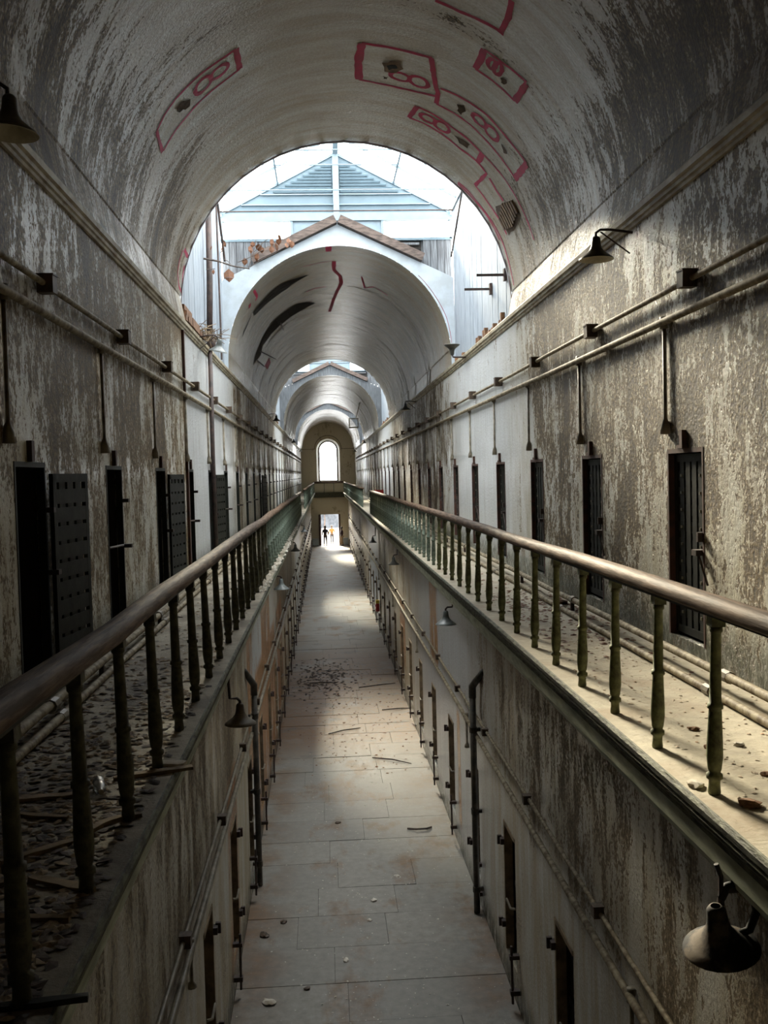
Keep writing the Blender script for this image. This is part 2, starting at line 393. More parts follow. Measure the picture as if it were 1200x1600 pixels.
# band between string course and vault, then the vaults
def vault(name, R, zc, ya, yb, mat, label, segs=56):
    mb = MB(); t0 = math.asin((9.95-zc)/R) if 9.95 > zc else 0.0
    prof = []
    for side in (1,):
        prof.append((XW-.07, 9.55))
        prof.append((XW-.0 if R > 2.65 else R*math.cos(t0)+.03, 9.93))
    arcp = [(R*math.cos(t0+(PI-2*t0)*k/segs), zc+R*math.sin(t0+(PI-2*t0)*k/segs)) for k in range(segs+1)]
    prof += arcp
    prof.append((-prof[1][0], 9.93)); prof.append((-prof[0][0], 9.55))
    v = [9.55]
    for k in range(1, len(prof)):
        v.append(v[-1]+math.hypot(prof[k][0]-prof[k-1][0], prof[k][1]-prof[k-1][1]))
    mid = v[len(v)//2]; v = [13.94+(t-mid) for t in v]
    steps = max(1, int((yb-ya)/4))
    for s in range(steps):
        a = ya+(yb-ya)*s/steps; b = ya+(yb-ya)*(s+1)/steps
        for k in range(len(prof)-1):
            (x0, z0), (x1, z1) = prof[k], prof[k+1]
            mb.quad([(x0, a, z0), (x0, b, z0), (x1, b, z1), (x1, a, z1)], [(a, v[k]), (b, v[k]), (b, v[k+1]), (a, v[k+1])])
    o = struct(mb.build(name, mat, smooth=True), label)
    # keep the springing crease sharp
    bm = bmesh.new(); bm.from_mesh(o.data); bmesh.ops.remove_doubles(bm, verts=bm.verts, dist=1e-4)
    for e in bm.edges:
        if all(abs(q.co.z-9.93) < .03 for q in e.verts): e.smooth = False
    bm.to_mesh(o.data); bm.free()
    return o
V1 = vault('ceiling', 2.7, 9.7, Y0, 15.75, M['vault'], 'nearest barrel vault with red spray-painted outlines and flaking paint')
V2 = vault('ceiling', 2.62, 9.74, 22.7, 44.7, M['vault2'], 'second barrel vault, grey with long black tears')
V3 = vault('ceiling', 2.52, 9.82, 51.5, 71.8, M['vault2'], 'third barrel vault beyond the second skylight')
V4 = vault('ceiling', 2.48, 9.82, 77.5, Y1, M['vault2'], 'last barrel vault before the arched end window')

# floor: bed, slabs
fb = struct(MB().box((-XL-.05, Y0, -.3), (XL+.05, Y1, -.03)).build('floor', M['joint']), 'ground-floor corridor of grey stone slabs with rust stains')
y = 9.0; row = 0
while y < 62:
    d = 1.06+random.uniform(-.12, .12) if y < 40 else 1.35
    cuts = [-XL] + ([-.62+random.uniform(-.5,.3), .55+random.uniform(-.3,.6)] if random.random() < .72 else [random.uniform(-.8,.8)]) + [XL]
    for a, b in zip(cuts[:-1], cuts[1:]):
        h = random.uniform(-.005, .005); g = .0035
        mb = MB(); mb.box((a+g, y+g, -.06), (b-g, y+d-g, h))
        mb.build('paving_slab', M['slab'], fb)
    y += d; row += 1
MB().box((-XL, y, -.08), (XL, Y1, 0)).build('floor_screed', M['slab'], fb)
MB().box((-XL, Y0, -.08), (XL, 9.0, 0)).build('floor_screed', M['slab'], fb)

# gallery slabs and their moulded edges
for sgn, nm, mt, lb in ((1, 'floor_gallery', M['gal_r'], 'dusty tan floor of the brighter gallery'), (-1, 'floor_gallery', M['gal_l'], 'dirty debris-strewn floor of the darker gallery')):
    lo, hi = sorted((sgn*1.395, sgn*(XW+.02)))
    struct(MB().box((lo, Y0, GF-.055), (hi, Y1, GF)).build(nm, mt), lb)
    lo, hi = sorted((sgn*1.60, sgn*(XW+.02)))
    struct(MB().box((lo, Y0, GF-.455), (hi, Y1, GF-.06)).build('floor_gallery_soffit', M['cornice']), 'underside of the '+('brighter' if sgn > 0 else 'darker')+' gallery')
    pr = [(1.40, 5.300), (1.385, 5.298), (1.372, 5.275), (1.385, 5.235), (1.405, 5.225), (1.40, 5.195), (1.43, 5.165), (1.455, 5.16), (1.455, 5.125), (1.475, 5.10), (1.475, 5.07)]
    pr2 = [(1.475, 5.07), (1.49, 5.06), (1.505, 4.93), (1.53, 4.90), (1.545, 4.86), (1.61, 4.84), (1.88, 4.84)]
    e1 = MB().extrude([(sgn*x, z) for x, z in pr], Y0, Y1, steps=1).build('trim_1' if sgn > 0 else 'trim_2', M['cornice_d'])
    struct(e1, 'moulded cornice edge of the '+('brighter' if sgn > 0 else 'darker')+' gallery')
    MB().extrude([(sgn*x, z) for x, z in pr2], Y0, Y1, steps=1).build('fascia', M['cornice'], e1)
# string course on both sides
for sgn in (1, -1):
    pr = [(2.71, 9.40), (2.675, 9.405), (2.668, 9.43), (2.65, 9.44), (2.645, 9.47), (2.62, 9.485), (2.615, 9.535), (2.63, 9.555), (2.72, 9.57)]
    struct(MB().extrude([(sgn*x, z) for x, z in pr], Y0, Y1).build('trim_3' if sgn > 0 else 'trim_4', M['string']), 'string moulding below the vault over the '+('brighter' if sgn > 0 else 'darker')+' gallery')

# end wall with arched window and door
def endwall():
    mb = MB(); Y = 96.4
    def q(x0, x1, z0, z1): mb.quad([(x0, Y, z0), (x1, Y, z0), (x1, Y, z1), (x0, Y, z1)], [(x0, z0), (x1, z0), (x1, z1), (x0, z1)])
    W, zs, zb = 1.15, 9.5, 6.42
    q(-2.75, -W, zb, zs); q(W, 2.75, zb, zs); q(-2.75, 2.75, 3.1, zb)
    q(-2.75, -.88, -.05, 3.1); q(.88, 2.75, -.05, 3.1)
    n = 24
    for k in range(n):
        a, b = PI*k/n, PI*(k+1)/n
        def out(t):
            c, s_ = math.cos(t), math.sin(t); m = min(2.75/max(abs(c), 1e-6), 3.2/max(s_, 1e-6)); return (m*c, zs+m*s_)
        p = [(W*math.cos(a), zs+W*math.sin(a)), out(a), out(b), (W*math.cos(b), zs+W*math.sin(b))]
        mb.quad([(x, Y, z) for x, z in p], p)
        mb.quad([(p[0][0], Y, p[0][1]), (p[0][0], Y+.4, p[0][1]), (p[3][0], Y+.4, p[3][1]), (p[3][0], Y, p[3][1])], [(0, 0), (.4, 0), (.4, .1), (0, .1)])
    for s_ in (-1, 1):
        mb.quad([(s_*W, Y, zb), (s_*W, Y+.4, zb), (s_*W, Y+.4, zs), (s_*W, Y, zs)], [(0, zb), (.4, zb), (.4, zs), (0, zs)])
        mb.quad([(s_*.88, Y, -.05), (s_*.88, Y+.4, -.05), (s_*.88, Y+.4, 3.1), (s_*.88, Y, 3.1)], [(0, 0), (.4, 0), (.4, 3.1), (0, 3.1)])
    mb.quad([(-W, Y, zb), (W, Y, zb), (W, Y+.4, zb), (-W, Y+.4, zb)], [(0, 0), (1, 0), (1, .4), (0, .4)])
    mb.quad([(-.88, Y, 3.1), (.88, Y, 3.1), (.88, Y+.4, 3.1), (-.88, Y+.4, 3.1)], [(0, 0), (1, 0), (1, .4), (0, .4)])
    return struct(mb.build('wall_end', M['end']), 'ochre end wall with the arched window above the door')
we = endwall()
# splayed white window reveal, impost line and hood line as parts of the end wall
mb = MB(); n = 20
for k in range(n):
    a, b = PI*k/n, PI*(k+1)/n
    P = [(r*math.cos(t), y_, 9.5+r*math.sin(t)) for r, t, y_ in ((1.16, a, 96.385), (.96, a, 96.6), (.96, b, 96.6), (1.16, b, 96.385))]; mb.quad(P)
for s_ in (1, -1): mb.quad([(s_*1.16, 96.385, 6.42), (s_*.96, 96.6, 6.42), (s_*.96, 96.6, 9.5), (s_*1.16, 96.385, 9.5)])
mb.build('window_reveal', M['white'], we)
mb = MB(); mb.box((-2.7, 96.36, 9.62), (-1.3, 96.42, 9.68)); mb.box((1.3, 96.36, 9.62), (2.7, 96.42, 9.68)); mb.build('impost_line', M['pipe_d'], we)
mb = MB()
for k in range(20):
    a, b = PI*k/20, PI*(k+1)/20
    P = [(r*math.cos(t), 96.37, 9.66+r*math.sin(t)) for r, t in ((1.3, a), (1.37, a), (1.37, b), (1.3, b))]; mb.quad(P)
mb.build('hood_line', M['pipe_d'], we)
# window frame, bars, panes
w1 = struct(empty('window_1', (0, 96.6, 6.42)), 'tall round-headed window in the end wall')
mb = MB()
for k in range(20):
    a, b = PI*k/20, PI*(k+1)/20
    for yy in (0, .06):
        mb.quad([(r*math.cos(t), yy, 3.08+r*math.sin(t)) for r, t in ((.84, a), (.97, a), (.97, b), (.84, b))])
    mb.quad([(.84*math.cos(a), 0, 3.08+.84*math.sin(a)), (.84*math.cos(b), 0, 3.08+.84*math.sin(b)), (.84*math.cos(b), .06, 3.08+.84*math.sin(b)), (.84*math.cos(a), .06, 3.08+.84*math.sin(a))])
mb.box((-.97, 0, 0), (-.84, .06, 3.08)); mb.box((.84, 0, 0), (.97, .06, 3.08)); mb.box((-.97, 0, 0), (.97, .06, .1))
mb.build('window_frame', M['timber'], w1)
for z in (1.0, 2.0, 3.0): MB().box((-.84, .01, z), (.84, .05, z+.035)).build('glazing_bar', M['steel'], w1)
for z in (.1, 1.035, 2.035): MB().box((-.84, .025, z), (.84, .033, z+(.9 if z < .2 else .965))).build('pane', M['glass'], w1)
mb = MB(); n = 20
for k in range(n):
    a, b = PI*k/n, PI*(k+1)/n
    mb.quad([(0, .03, 3.06), (.84*math.cos(a), .03, 3.06+.84*math.sin(a)), (.84*math.cos(b), .03, 3.06+.84*math.sin(b))])
mb.build('pane', M['glass'], w1)
struct(MB().box((-1.5, 96.15, 6.2), (1.5, 96.55, 6.4)).build('trim_5', M['rustframe']), 'dark sill board under the arched end window')
# door casing
d1 = struct(empty('door_1', (0, 96.4, 0)), 'open doorway to the bright yard at the far end')
MB().box((-1.12, -.1, 0), (-.88, .02, 3.1)).build('door_jamb', M['rustframe'], d1); MB().box((.88, -.1, 0), (1.05, .02, 3.1)).build('door_jamb', M['rustframe'], d1)
MB().box((-1.12, -.08, 3.1), (1.05, .02, 3.3)).build('door_head', M['end'], d1)
lf = MB().box((-.02, -.8, .05), (.03, .0, 3.05)); lf.build('door_leaf', M['rustframe'], d1).location = (-1.0, -.12, 0)
# back wall behind the camera
struct(MB().quad([(-2.8, Y0, -.1), (2.8, Y0, -.1), (2.8, Y0, 12.5), (-2.8, Y0, 12.5)], [(0, 0), (5.6, 0), (5.6, 12.6), (0, 12.6)]).build('wall_back', M['wall_l']), 'plain wall behind the viewpoint')

# yard beyond the door
struct(MB().box((-14, 96.75, -.2), (14, 140, 0)).build('ground_yard', M['pave']), 'pale paving of the yard beyond the far door')
struct(MB().box((-14, 128, 0), (14, 129, 3.1)).build('wall_yard', M['stone']), 'low grey stone wall across the yard')

# ------------------------------------------------------------ skylights
def skylight(idx, ya, yb, R, zc, detail):
    root = struct(empty('window_%d' % (idx+2), (0, ya, 0)), '%s skylight shaft with glazed gable roof and boarded sides' % nth(idx+1))
    L = yb-ya; ZE, ZR = 13.2, 14.62
    # boarded side walls (grooved: every board a step)
    for s_ in (1, -1):
        mb = MB(); y = 0.
        while y < L-.01:
            w = min(.19, L-y); o = random.uniform(0, .008)
            x0, x1 = sorted((s_*(XW+.01+o), s_*(XW+.06)))
            mb.box((x0, y+.0025, 9.56), (x1, y+w-.0025, ZE)); y += w
        mb.box(*[(min(s_*(XW+.06), s_*(XW+.1)), 0, 9.4), (max(s_*(XW+.06), s_*(XW+.1)), L, ZE)])
        b = mb.build('side_boarding', M['board'], root); b['kind'] = 'stuff'
        # exposed brick course at the springing
        if s_ < 0:
            for row in range(3):
                for k in range(10-row*3):
                    o = random.uniform(0, .02); y_ = k*.24+(.12 if row % 2 else 0)
                    MB().box((-XW-.02, y_+.005, 9.57+row*.085), (-XW+.10-o-row*.015, y_+.235, 9.65+row*.085)).build('brick', M['brick'], root)
        else:
            for k in range(int(L/.24)):
                if random.random() < .45: continue
                MB().box((XW-.07+random.uniform(0, .03), k*.24+.01, 9.57), (XW+.02, k*.24+random.uniform(.1, .23), 9.57+random.uniform(.03, .16))).build('brick', M['brick'], root)
    # near gable over the mouth of the vault behind (seen only from inside the shaft)
    def rz(x): return ZR-(ZR-ZE)*abs(x)/2.75
    mb = MB(); n = 24; Rm, zm = (2.7, 9.7) if idx == 0 else ((2.62, 9.74) if idx == 1 else (2.52, 9.82))
    for k in range(n):
        a, b = PI*k/n, PI*(k+1)/n
        pa, pb = (Rm*math.cos(a), zm+Rm*math.sin(a)), (Rm*math.cos(b), zm+Rm*math.sin(b))
        mb.quad([(pa[0], .02, pa[1]), (2.85*math.cos(a), .02, rz(2.75*math.cos(a))), (2.85*math.cos(b), .02, rz(2.75*math.cos(b))), (pb[0], .02, pb[1])])
        mb.quad([(pa[0], -.02, pa[1]), (pa[0], .1, pa[1]+.0), (pb[0], .1, pb[1]), (pb[0], -.02, pb[1])], None)
    mb.build('gable_wall', M['plaster'], root)
    # far face: plaster gable round the next vault
    mb = MB(); n = 40
    def gz(x): return 12.86-(12.86-11.6)*abs(x)/2.7
    for k in range(n):
        a, b = PI*k/n, PI*(k+1)/n
        pa, pb = (R*math.cos(a), zc+R*math.sin(a)), (R*math.cos(b), zc+R*math.sin(b))
        xa, xb = 2.72*math.cos(a), 2.72*math.cos(b)
        za = max(gz(xa), zc) if abs(xa) < 2.7199 else zc; zb_ = max(gz(xb), zc) if abs(xb) < 2.7199 else zc
        mb.quad([(pa[0], L, pa[1]), (xa, L, za), (xb, L, zb_), (pb[0], L, pb[1])])
        mb.quad([(xa, L, za), (xb, L, zb_), (xb, L+.3, zb_), (xa, L+.3, za)])
    for s_ in (1, -1):
        x0, x1 = sorted((s_*R, s_*2.72)); mb.quad([(x0, L, 9.5), (x1, L, 9.5), (x1, L, zc), (x0, L, zc)])
    mb.build('plaster_gable', M['plaster'] if idx == 0 else M['board_g'], root)
    # timber cap on the gable
    for s_ in (1, -1):
        ang = math.atan2(12.86-11.6, 2.7)*s_
        r = Matrix.Rotation(ang, 3, 'Y')
        x0, x1 = sorted((0, s_*2.15))
        MB().box((x0, -.16, .015), (x1, .3, .2), r, (0, L, 12.86)).build('cap_timber', M['timber'], root)
    # grey boards behind, hatch opening painted black for its shade
    x = -2.72
    while x < 2.7:
        w = .17; xm = min(abs(x), abs(x+w)); zb = gz(max(abs(x), abs(x+w)))-.02; zb2 = max(zb, zc+.3)
        if xm > .72 and not (.98 < x+w/2 < 1.98 or (idx and -1.98 < x+w/2 < -.98)):
            MB().box((x+.006, L+.32, zb2), (x+w-.006, L+.36+random.uniform(0, .015), 12.56)).build('plank', M['board_g'], root)
        x += w
    MB().quad([(-2.7, L+.39, 11.7), (-.75, L+.39, 12.45), (-.75, L+.39, 12.56), (-2.7, L+.39, 12.56)]).build('sky_block_backing', M['board_g'], root)  # backing added to stop sky glow between the planks
    MB().quad([(2.7, L+.41, 11.7), (.75, L+.41, 12.45), (.75, L+.41, 12.56), (2.7, L+.41, 12.56)]).build('sky_block_backing', M['board_g'], root)
    for s_ in ((1, -1) if idx else (1,)):
        x0, x1 = sorted((s_*.98, s_*2.0))
        mb = MB(); lo = [(s_*.98, gz(.98)-.06), (s_*2.0, gz(2.0)-.06), (s_*2.0, 12.56), (s_*.98, 12.56)]
        for dy in (.40, .44): mb.quad([(px, L+dy, pz) for px, pz in lo])
        for k in range(4): (xa, za), (xb, zb_) = lo[k], lo[(k+1) % 4]; mb.quad([(xa, L+.40, za), (xb, L+.40, zb_), (xb, L+.44, zb_), (xa, L+.44, za)])
        mb.build('dark_hatch', M['black'], root)
        MB().box((x0+.05, L+.30, 12.44), (x1-.05, L+.40, 12.49)).build('hatch_slat', M['board_g'], root)
    # clerestory
    MB().box((-2.75, L+.3, 12.55), (2.75, L+.42, 12.61)).build('sill_beam', M['louver'], root)
    MB().box((-2.75, L+.28, 13.02), (2.75, L+.44, 13.2)).build('head_beam', M['steel'], root)
    MB().box((-1.05, L+.34, 12.6), (1.05, L+.4, 13.02)).build('clerestory_panel', M['steel'], root)
    for xx in (-2.74, -1.1, 1.05, 2.68): MB().box((xx, L+.3, 12.58), (xx+.06, L+.42, 13.05)).build('clerestory_post', M['steel'], root)
    for a, b in ((-2.68, -1.1), (1.11, 2.68)): MB().box((a, L+.36, 12.6), (b, L+.37, 13.02)).build('clerestory_pane', M['glass'], root)
    # louvred gable end
    mb = MB(); mb.quad([(-2.75, L+.42, 13.18), (2.75, L+.42, 13.18), (0, L+.42, 14.62)]); mb.build('gable_panel', M['louver'], root)
    z = 13.72
    while z < 14.42:
        w = 2.7*(14.5-z)/1.42
        for s_ in (1, -1):
            x0, x1 = sorted((s_*.1, s_*w))
            if abs(x1-x0) > .12: MB().box((x0, -.01, -.02), (x1, .05, .025), Matrix.Rotation(.5, 3, 'X'), (0, L+.37, z)).build('louver_slat', M['louver'], root)
        z += .075
    for zz in (13.66, 13.42): MB().box((-2.7*(14.6-zz)/1.42, L+.36, zz-.012), (2.7*(14.6-zz)/1.42, L+.41, zz+.012)).build('gable_rail', M['steel'], root)
    MB().box((-.07, L+.3, 13.2), (.07, L+.42, 14.7)).build('gable_post', M['steel'], root)
    # roof: ridge, rafters, panes, tie rods
    MB().box((-.06, -.05, 14.58), (.06, L+.45, 14.72)).build('ridge_beam', M['steel'], root)
    nb = max(4, int(L/1.15))
    for s_ in (1, -1):
        sl = math.hypot(2.75, ZR-ZE); ang = math.atan2(ZR-ZE, 2.75)
        r = Matrix.Rotation(s_*ang, 3, 'Y')
        for k in range(nb+1):
            x0, x1 = sorted((0, s_*sl)); yy = (L+.4)*k/nb
            MB().box((x0, -.02, -.02), (x1, .02, .03), r, (0, yy, ZR)).build('glazing_bar', M['steel'], root)
            if k < nb:
                for (u0, u1) in ((.05, sl*.5-.02), (sl*.5+.02, sl)):
                    x0, x1 = sorted((s_*u0, s_*u1))
                    MB().box((x0, .02, .005), (x1, (L+.4)/nb-.02, .012), r, (0, yy, ZR)).build('roof_pane', M['glass'], root)
        x0, x1 = sorted((s_*(sl*.5-.02), s_*(sl*.5+.02)))
        MB().box((x0, 0, -.015), (x1, L+.4, .03), r, (0, 0, ZR)).build('purlin', M['steel'], root)
        x0, x1 = sorted((s_*2.68, s_*2.8)); MB().box((x0, -.05, 13.12), (x1, L+.45, 13.24)).build('eave_beam', M['steel'], root)
    for yy, zz in ((L*.45, 13.3), (L*.85, 13.35), (L*.85, 13.9)):
        MB().tube([(-2.6, yy, zz), (2.6, yy, zz)], .014, 6).build('tie_rod', M['steel'], root)
    for yy in (L*.9,):
        MB().tube([(-2.65, yy, 12.98), (2.65, yy, 12.98)], .016, 6).build('tie_rod', M['rod'], root)
    if detail:
        MB().tube([(-2.62, 5.6, 13.0), (-2.62, 6.8, 12.0)], .025, 6).build('brace_rod', M['rod'], root)
        MB().tube([(2.62, 4.6, 13.0), (2.62, 6.6, 12.0)], .02, 6).build('brace_rod', M['rod'], root)
        for yy, zz in ((1.9, 10.35), (.5, 10.32)):
            mb = MB(); mb.box((2.2, yy-.01, zz-.02), (2.71, yy+.02, zz+.02)); mb.box((2.66, yy-.05, zz-.1), (2.71, yy+.06, zz+.1)); mb.build('wall_hook', M['rod'], root)
        mb = MB(); mb.box((2.4, 3.4, 12.72), (2.71, 3.45, 12.77)); mb.box((2.66, 3.38, 12.45), (2.71, 3.46, 12.8)); mb.build('wall_hook', M['rod'], root)
    return root
skylight(0, 15.75, 22.7, 2.62, 9.74, True)
skylight(1, 44.7, 51.5, 2.52, 9.82, False)
skylight(2, 71.8, 77.5, 2.48, 9.82, False)

# ------------------------------------------------------------ marks and holes on the vaults
def ray(px, py):
    d = Vector(((px-600)/FPX, -(py-800)/FPX, -1.0))
    return Vector((cr.dot(d), cv.dot(d), cu.dot(d)))     # direction in the block's own axes
def on_vault(px, py, R, zc):
    d = ray(px, py); ox, oz = EYE.x, EYE.z-zc
    a = d.x*d.x+d.z*d.z; b = 2*(ox*d.x+oz*d.z); c = ox*ox+oz*oz-R*R
    t = (-b+math.sqrt(b*b-4*a*c))/(2*a); p = EYE+d*t
    return (p.y, math.atan2(p.z-zc, p.x))                # (distance along the block, angle round the vault)
def vpt(y, t, R, zc, lift): return ((R-lift)*math.cos(t), y, zc+(R-lift)*math.sin(t))
def ribbon(mb, pts, w, R, zc, lift=.006, jit=.006):
    """a painted stroke w metres wide lying on the vault surface, pts = (y, angle)"""
    P = []
    for (a, b) in zip(pts[:-1], pts[1:]):
        L = math.hypot(b[0]-a[0], (b[1]-a[1])*R); n = max(1, int(L/.08))
        for k in range(n): P.append((a[0]+(b[0]-a[0])*k/n, a[1]+(b[1]-a[1])*k/n))
    P.append(pts[-1]); L2 = []; R2 = []
    for k, p in enumerate(P):
        q0, q1 = P[max(0, k-1)], P[min(len(P)-1, k+1)]
        dy, ds = q1[0]-q0[0], (q1[1]-q0[1])*R; l = math.hypot(dy, ds) or 1
        ny, ns = -ds/l, dy/l; ww = w*.5*random.uniform(.8, 1.15); jy = random.uniform(-jit, jit)*.5
        L2.append((p[0]+ny*ww+jy, p[1]+(ns*ww+jy)/R)); R2.append((p[0]-ny*ww+jy, p[1]-(ns*ww-jy)/R))
    for k in range(len(P)-1):
        mb.quad([vpt(*L2[k], R, zc, lift), vpt(*L2[k+1], R, zc, lift), vpt(*R2[k+1], R, zc, lift), vpt(*R2[k], R, zc, lift)])
def px7(l): return [(520+x/3.529, 40+y/3.529) for x, y in l]
def px8(l): return [(230+x/6, 40+y/6) for x, y in l]
def px6(l): return [(340+x/6, 380+y/6) for x, y in l]
def px5(l): return [(620+x/5, 260+y/5) for x, y in l]
def px4(l): return [(250+x/6, 300+y/6) for x, y in l]
def stroke(pix, w, parent, R, zc, name='sprayed_outline'):
    mb = MB(); ribbon(mb, [on_vault(x, y, R, zc) for x, y in pix], w, R, zc); return mb.build(name, M['red'], parent)
A = (V1, 2.7, 9.7)
def st1(pix, w): return stroke(pix, w if w < .1 else w*.5, V1, 2.7, 9.7)
st1(px7([(160,95),(230,105),(370,130),(470,155),(550,178)]), .07)
st1(px7([(160,95),(140,200),(145,295)]), .22)
st1(px7([(145,295),(240,315),(360,340),(470,365),(570,388)]), .06)
st1(px7([(545,175),(555,250),(565,320),(580,370),(572,430)]), .16)
st1(px7([(595,345),(680,380),(760,425),(850,490),(930,580),(1000,665),(1070,760)]), .06)
st1(px7([(1070,760),(1040,800),(1005,845)]), .2)
st1(px7([(572,430),(680,488),(760,545),(850,635),(930,730),(1005,840)]), .05)
st1(px7([(465,445),(440,480),(420,505)]), .16)
st1(px7([(465,445),(560,490),(660,560),(740,620),(825,705)]), .06)
st1(px7([(420,505),(500,535),(600,595),(700,675),(800,750)]), .06)
st1(px7([(825,705),(812,735),(798,755)]), .18)
st1(px7([(800,750),(850,815),(785,880)]), .06)
st1(px7([(785,880),(860,980),(920,1070),(960,1150)]), .06)
st1(px7([(865,840),(905,910),(940,965)]), .14)
st1(px7([(835,130),(940,205),(1070,310)]), .05)
st1(px7([(835,130),(815,190),(785,235)]), .18)
st1(px7([(785,235),(880,300),(1005,415)]), .05)
st1(px7([(1070,320),(1040,365),(1005,415)]), .18)
st1(px7([(690,870),(780,960),(860,1060),(920,1180)]), .05)
st1(px7([(825,705),(960,860),(1040,1000),(1110,1180)]), .045)
st1(px5([(480,120),(560,190),(640,290),(740,420),(820,570),(880,760),(915,930)]), .05)
st1([(680,0),(720,18),(782,48)], .06); st1([(800,0),(795,25),(782,52)], .16)
def eight(pix, w=.05):        # the 8-like loops sprayed inside the outlines
    a = [on_vault(x, y, 2.7, 9.7) for x, y in pix]
    (y0, t0), (y1, t1) = a[0], a[1]
    mb = MB()
    for k in (0, 1):
        c = (y0+(y1-y0)*(.25+.5*k), t0+(t1-t0)*(.25+.5*k)); ry = .12+.03*k; rt = abs(t1-t0)*.25+.002
        ribbon(mb, [(c[0]+ry*math.sin(j*PI/8), c[1]+rt*math.cos(j*PI/8)) for j in range(17)], w*1.3, 2.7, 9.7, .008)
    mb.build('sprayed_figure', M['red'], V1)
eight(px7([(320,268),(525,325)])); eight(px7([(485,490),(640,580)])); eight(px7([(775,490),(910,625)])); eight(px7([(860,195),(930,250)])); eight(px8([(750,370),(450,620)]))
st1(px8([(830,215),(740,280),(620,360),(500,450),(380,560),(260,690),(160,830),(90,980)]), .05)
st1(px8([(830,215),(850,320),(865,405)]), .16); st1(px8([(865,405),(740,500),(600,610),(460,740),(360,860),(270,970),(150,1170)]), .045)
st1(px8([(85,985),(110,1080),(140,1180)]), .12)
st1(px4([(215,540),(180,640),(162,760),(175,880),(205,960)]), .04); st1(px4([(225,690),(210,780),(205,900)]), .12); st1(px4([(225,540),(250,590),(265,610)]), .14)
# rim of the mouths, red where the graffiti meets the edge
def rim(R, zc, y, parent, w=.05):
    mb = MB(); n = 48
    for k in range(n):
        a, b = PI*k/n, PI*(k+1)/n
        for (l0, l1, ya, yb) in ((.0, .03, y-.05, y+.02),):
            mb.quad([vpt(ya, a, R, zc, .012), vpt(yb, a, R, zc, .012), vpt(yb, b, R, zc, .012), vpt(ya, b, R, zc, .012)])
            mb.quad([vpt(yb, a, R, zc, .012), vpt(yb, a, R, zc, -.1), vpt(yb, b, R, zc, -.1), vpt(yb, b, R, zc, .012)])
    mb.build('vault_rim', M['rustframe'], parent)
rim(2.7, 9.7, 15.76, V1); rim(2.62, 9.74, 44.72, V2); rim(2.52, 9.82, 71.82, V3)
# flat patches for plaster holes, the black ones painted as shade, with laths
def hole(pix, parent, R, zc, mat, lift=.01, name='plaster_hole'):
    a = [on_vault(x, y, R, zc) for x, y in pix]; c = (sum(p[0] for p in a)/len(a), sum(p[1] for p in a)/len(a))
    mb = MB()
    for k in range(len(a)):
        p, q = a[k], a[(k+1) % len(a)]
        m_ = ((p[0]+q[0])/2+random.uniform(-.02,.02), (p[1]+q[1])/2+random.uniform(-.01,.01))
        for s_, e in ((p, m_), (m_, q)):
            mb.quad([vpt(*c, R, zc, lift), vpt(*s_, R, zc, lift), vpt(*e, R, zc, lift)])
    return mb.build(name, mat, parent), a, c
hole(px7([(270,200),(320,190),(375,200),(392,235),(350,258),(285,250)]), V1, 2.7, 9.7, M['lath'])
hole(px7([(300,215),(345,210),(355,232),(310,240)]), V1, 2.7, 9.7, M['black'], .014)
hole(px7([(685,430),(725,435),(735,470),(710,490),(688,465)]), V1, 2.7, 9.7, M['hole'])
hole(px7([(670,600),(720,625),(760,655),(745,675),(700,645)]), V1, 2.7, 9.7, M['hole'])
hole(px7([(925,285),(960,295),(955,320),(930,310)]), V1, 2.7, 9.7, M['hole'])
hole(px7([(930,650),(950,670),(965,705),(945,700)]), V1, 2.7, 9.7, M['hole'])
hole(px7([(275,275),(305,278),(300,292),(280,290)]), V1, 2.7, 9.7, M['hole'])
hole(px8([(400,680),(395,750),(330,780),(300,810),(270,770),(330,700)]), V1, 2.7, 9.7, M['hole'])
ho, ha, hc = hole(px5([(775,310),(860,305),(930,330),(970,380),(920,500),(880,540),(850,480),(790,380)]), V1, 2.7, 9.7, M['hole'])
for k in range(9):      # laths crossing the largest hole
    ys = [p[0] for p in ha]; y_ = min(ys)+(max(ys)-min(ys))*(k+.5)/9
    ta = [p[1] for p in ha]; s_ = .75-abs(k-4)*.09
    mb = MB(); t0, t1 = hc[1]-(hc[1]-min(ta))*s_, hc[1]+(max(ta)-hc[1])*s_
    for j in range(4):
        u0, u1 = t0+(t1-t0)*j/4, t0+(t1-t0)*(j+1)/4; hw = (max(ys)-min(ys))/26
        a_, b_ = [vpt(y_+d, u0, 2.7, 9.7, l) for d, l in ((-hw, .012), (-hw, .035), (hw, .035), (hw, .012))], [vpt(y_+d, u1, 2.7, 9.7, l) for d, l in ((-hw, .012), (-hw, .035), (hw, .035), (hw, .012))]
        for i in range(3): mb.quad([a_[i], a_[i+1], b_[i+1], b_[i]])
    mb.build('lath', M['lath'], V1)
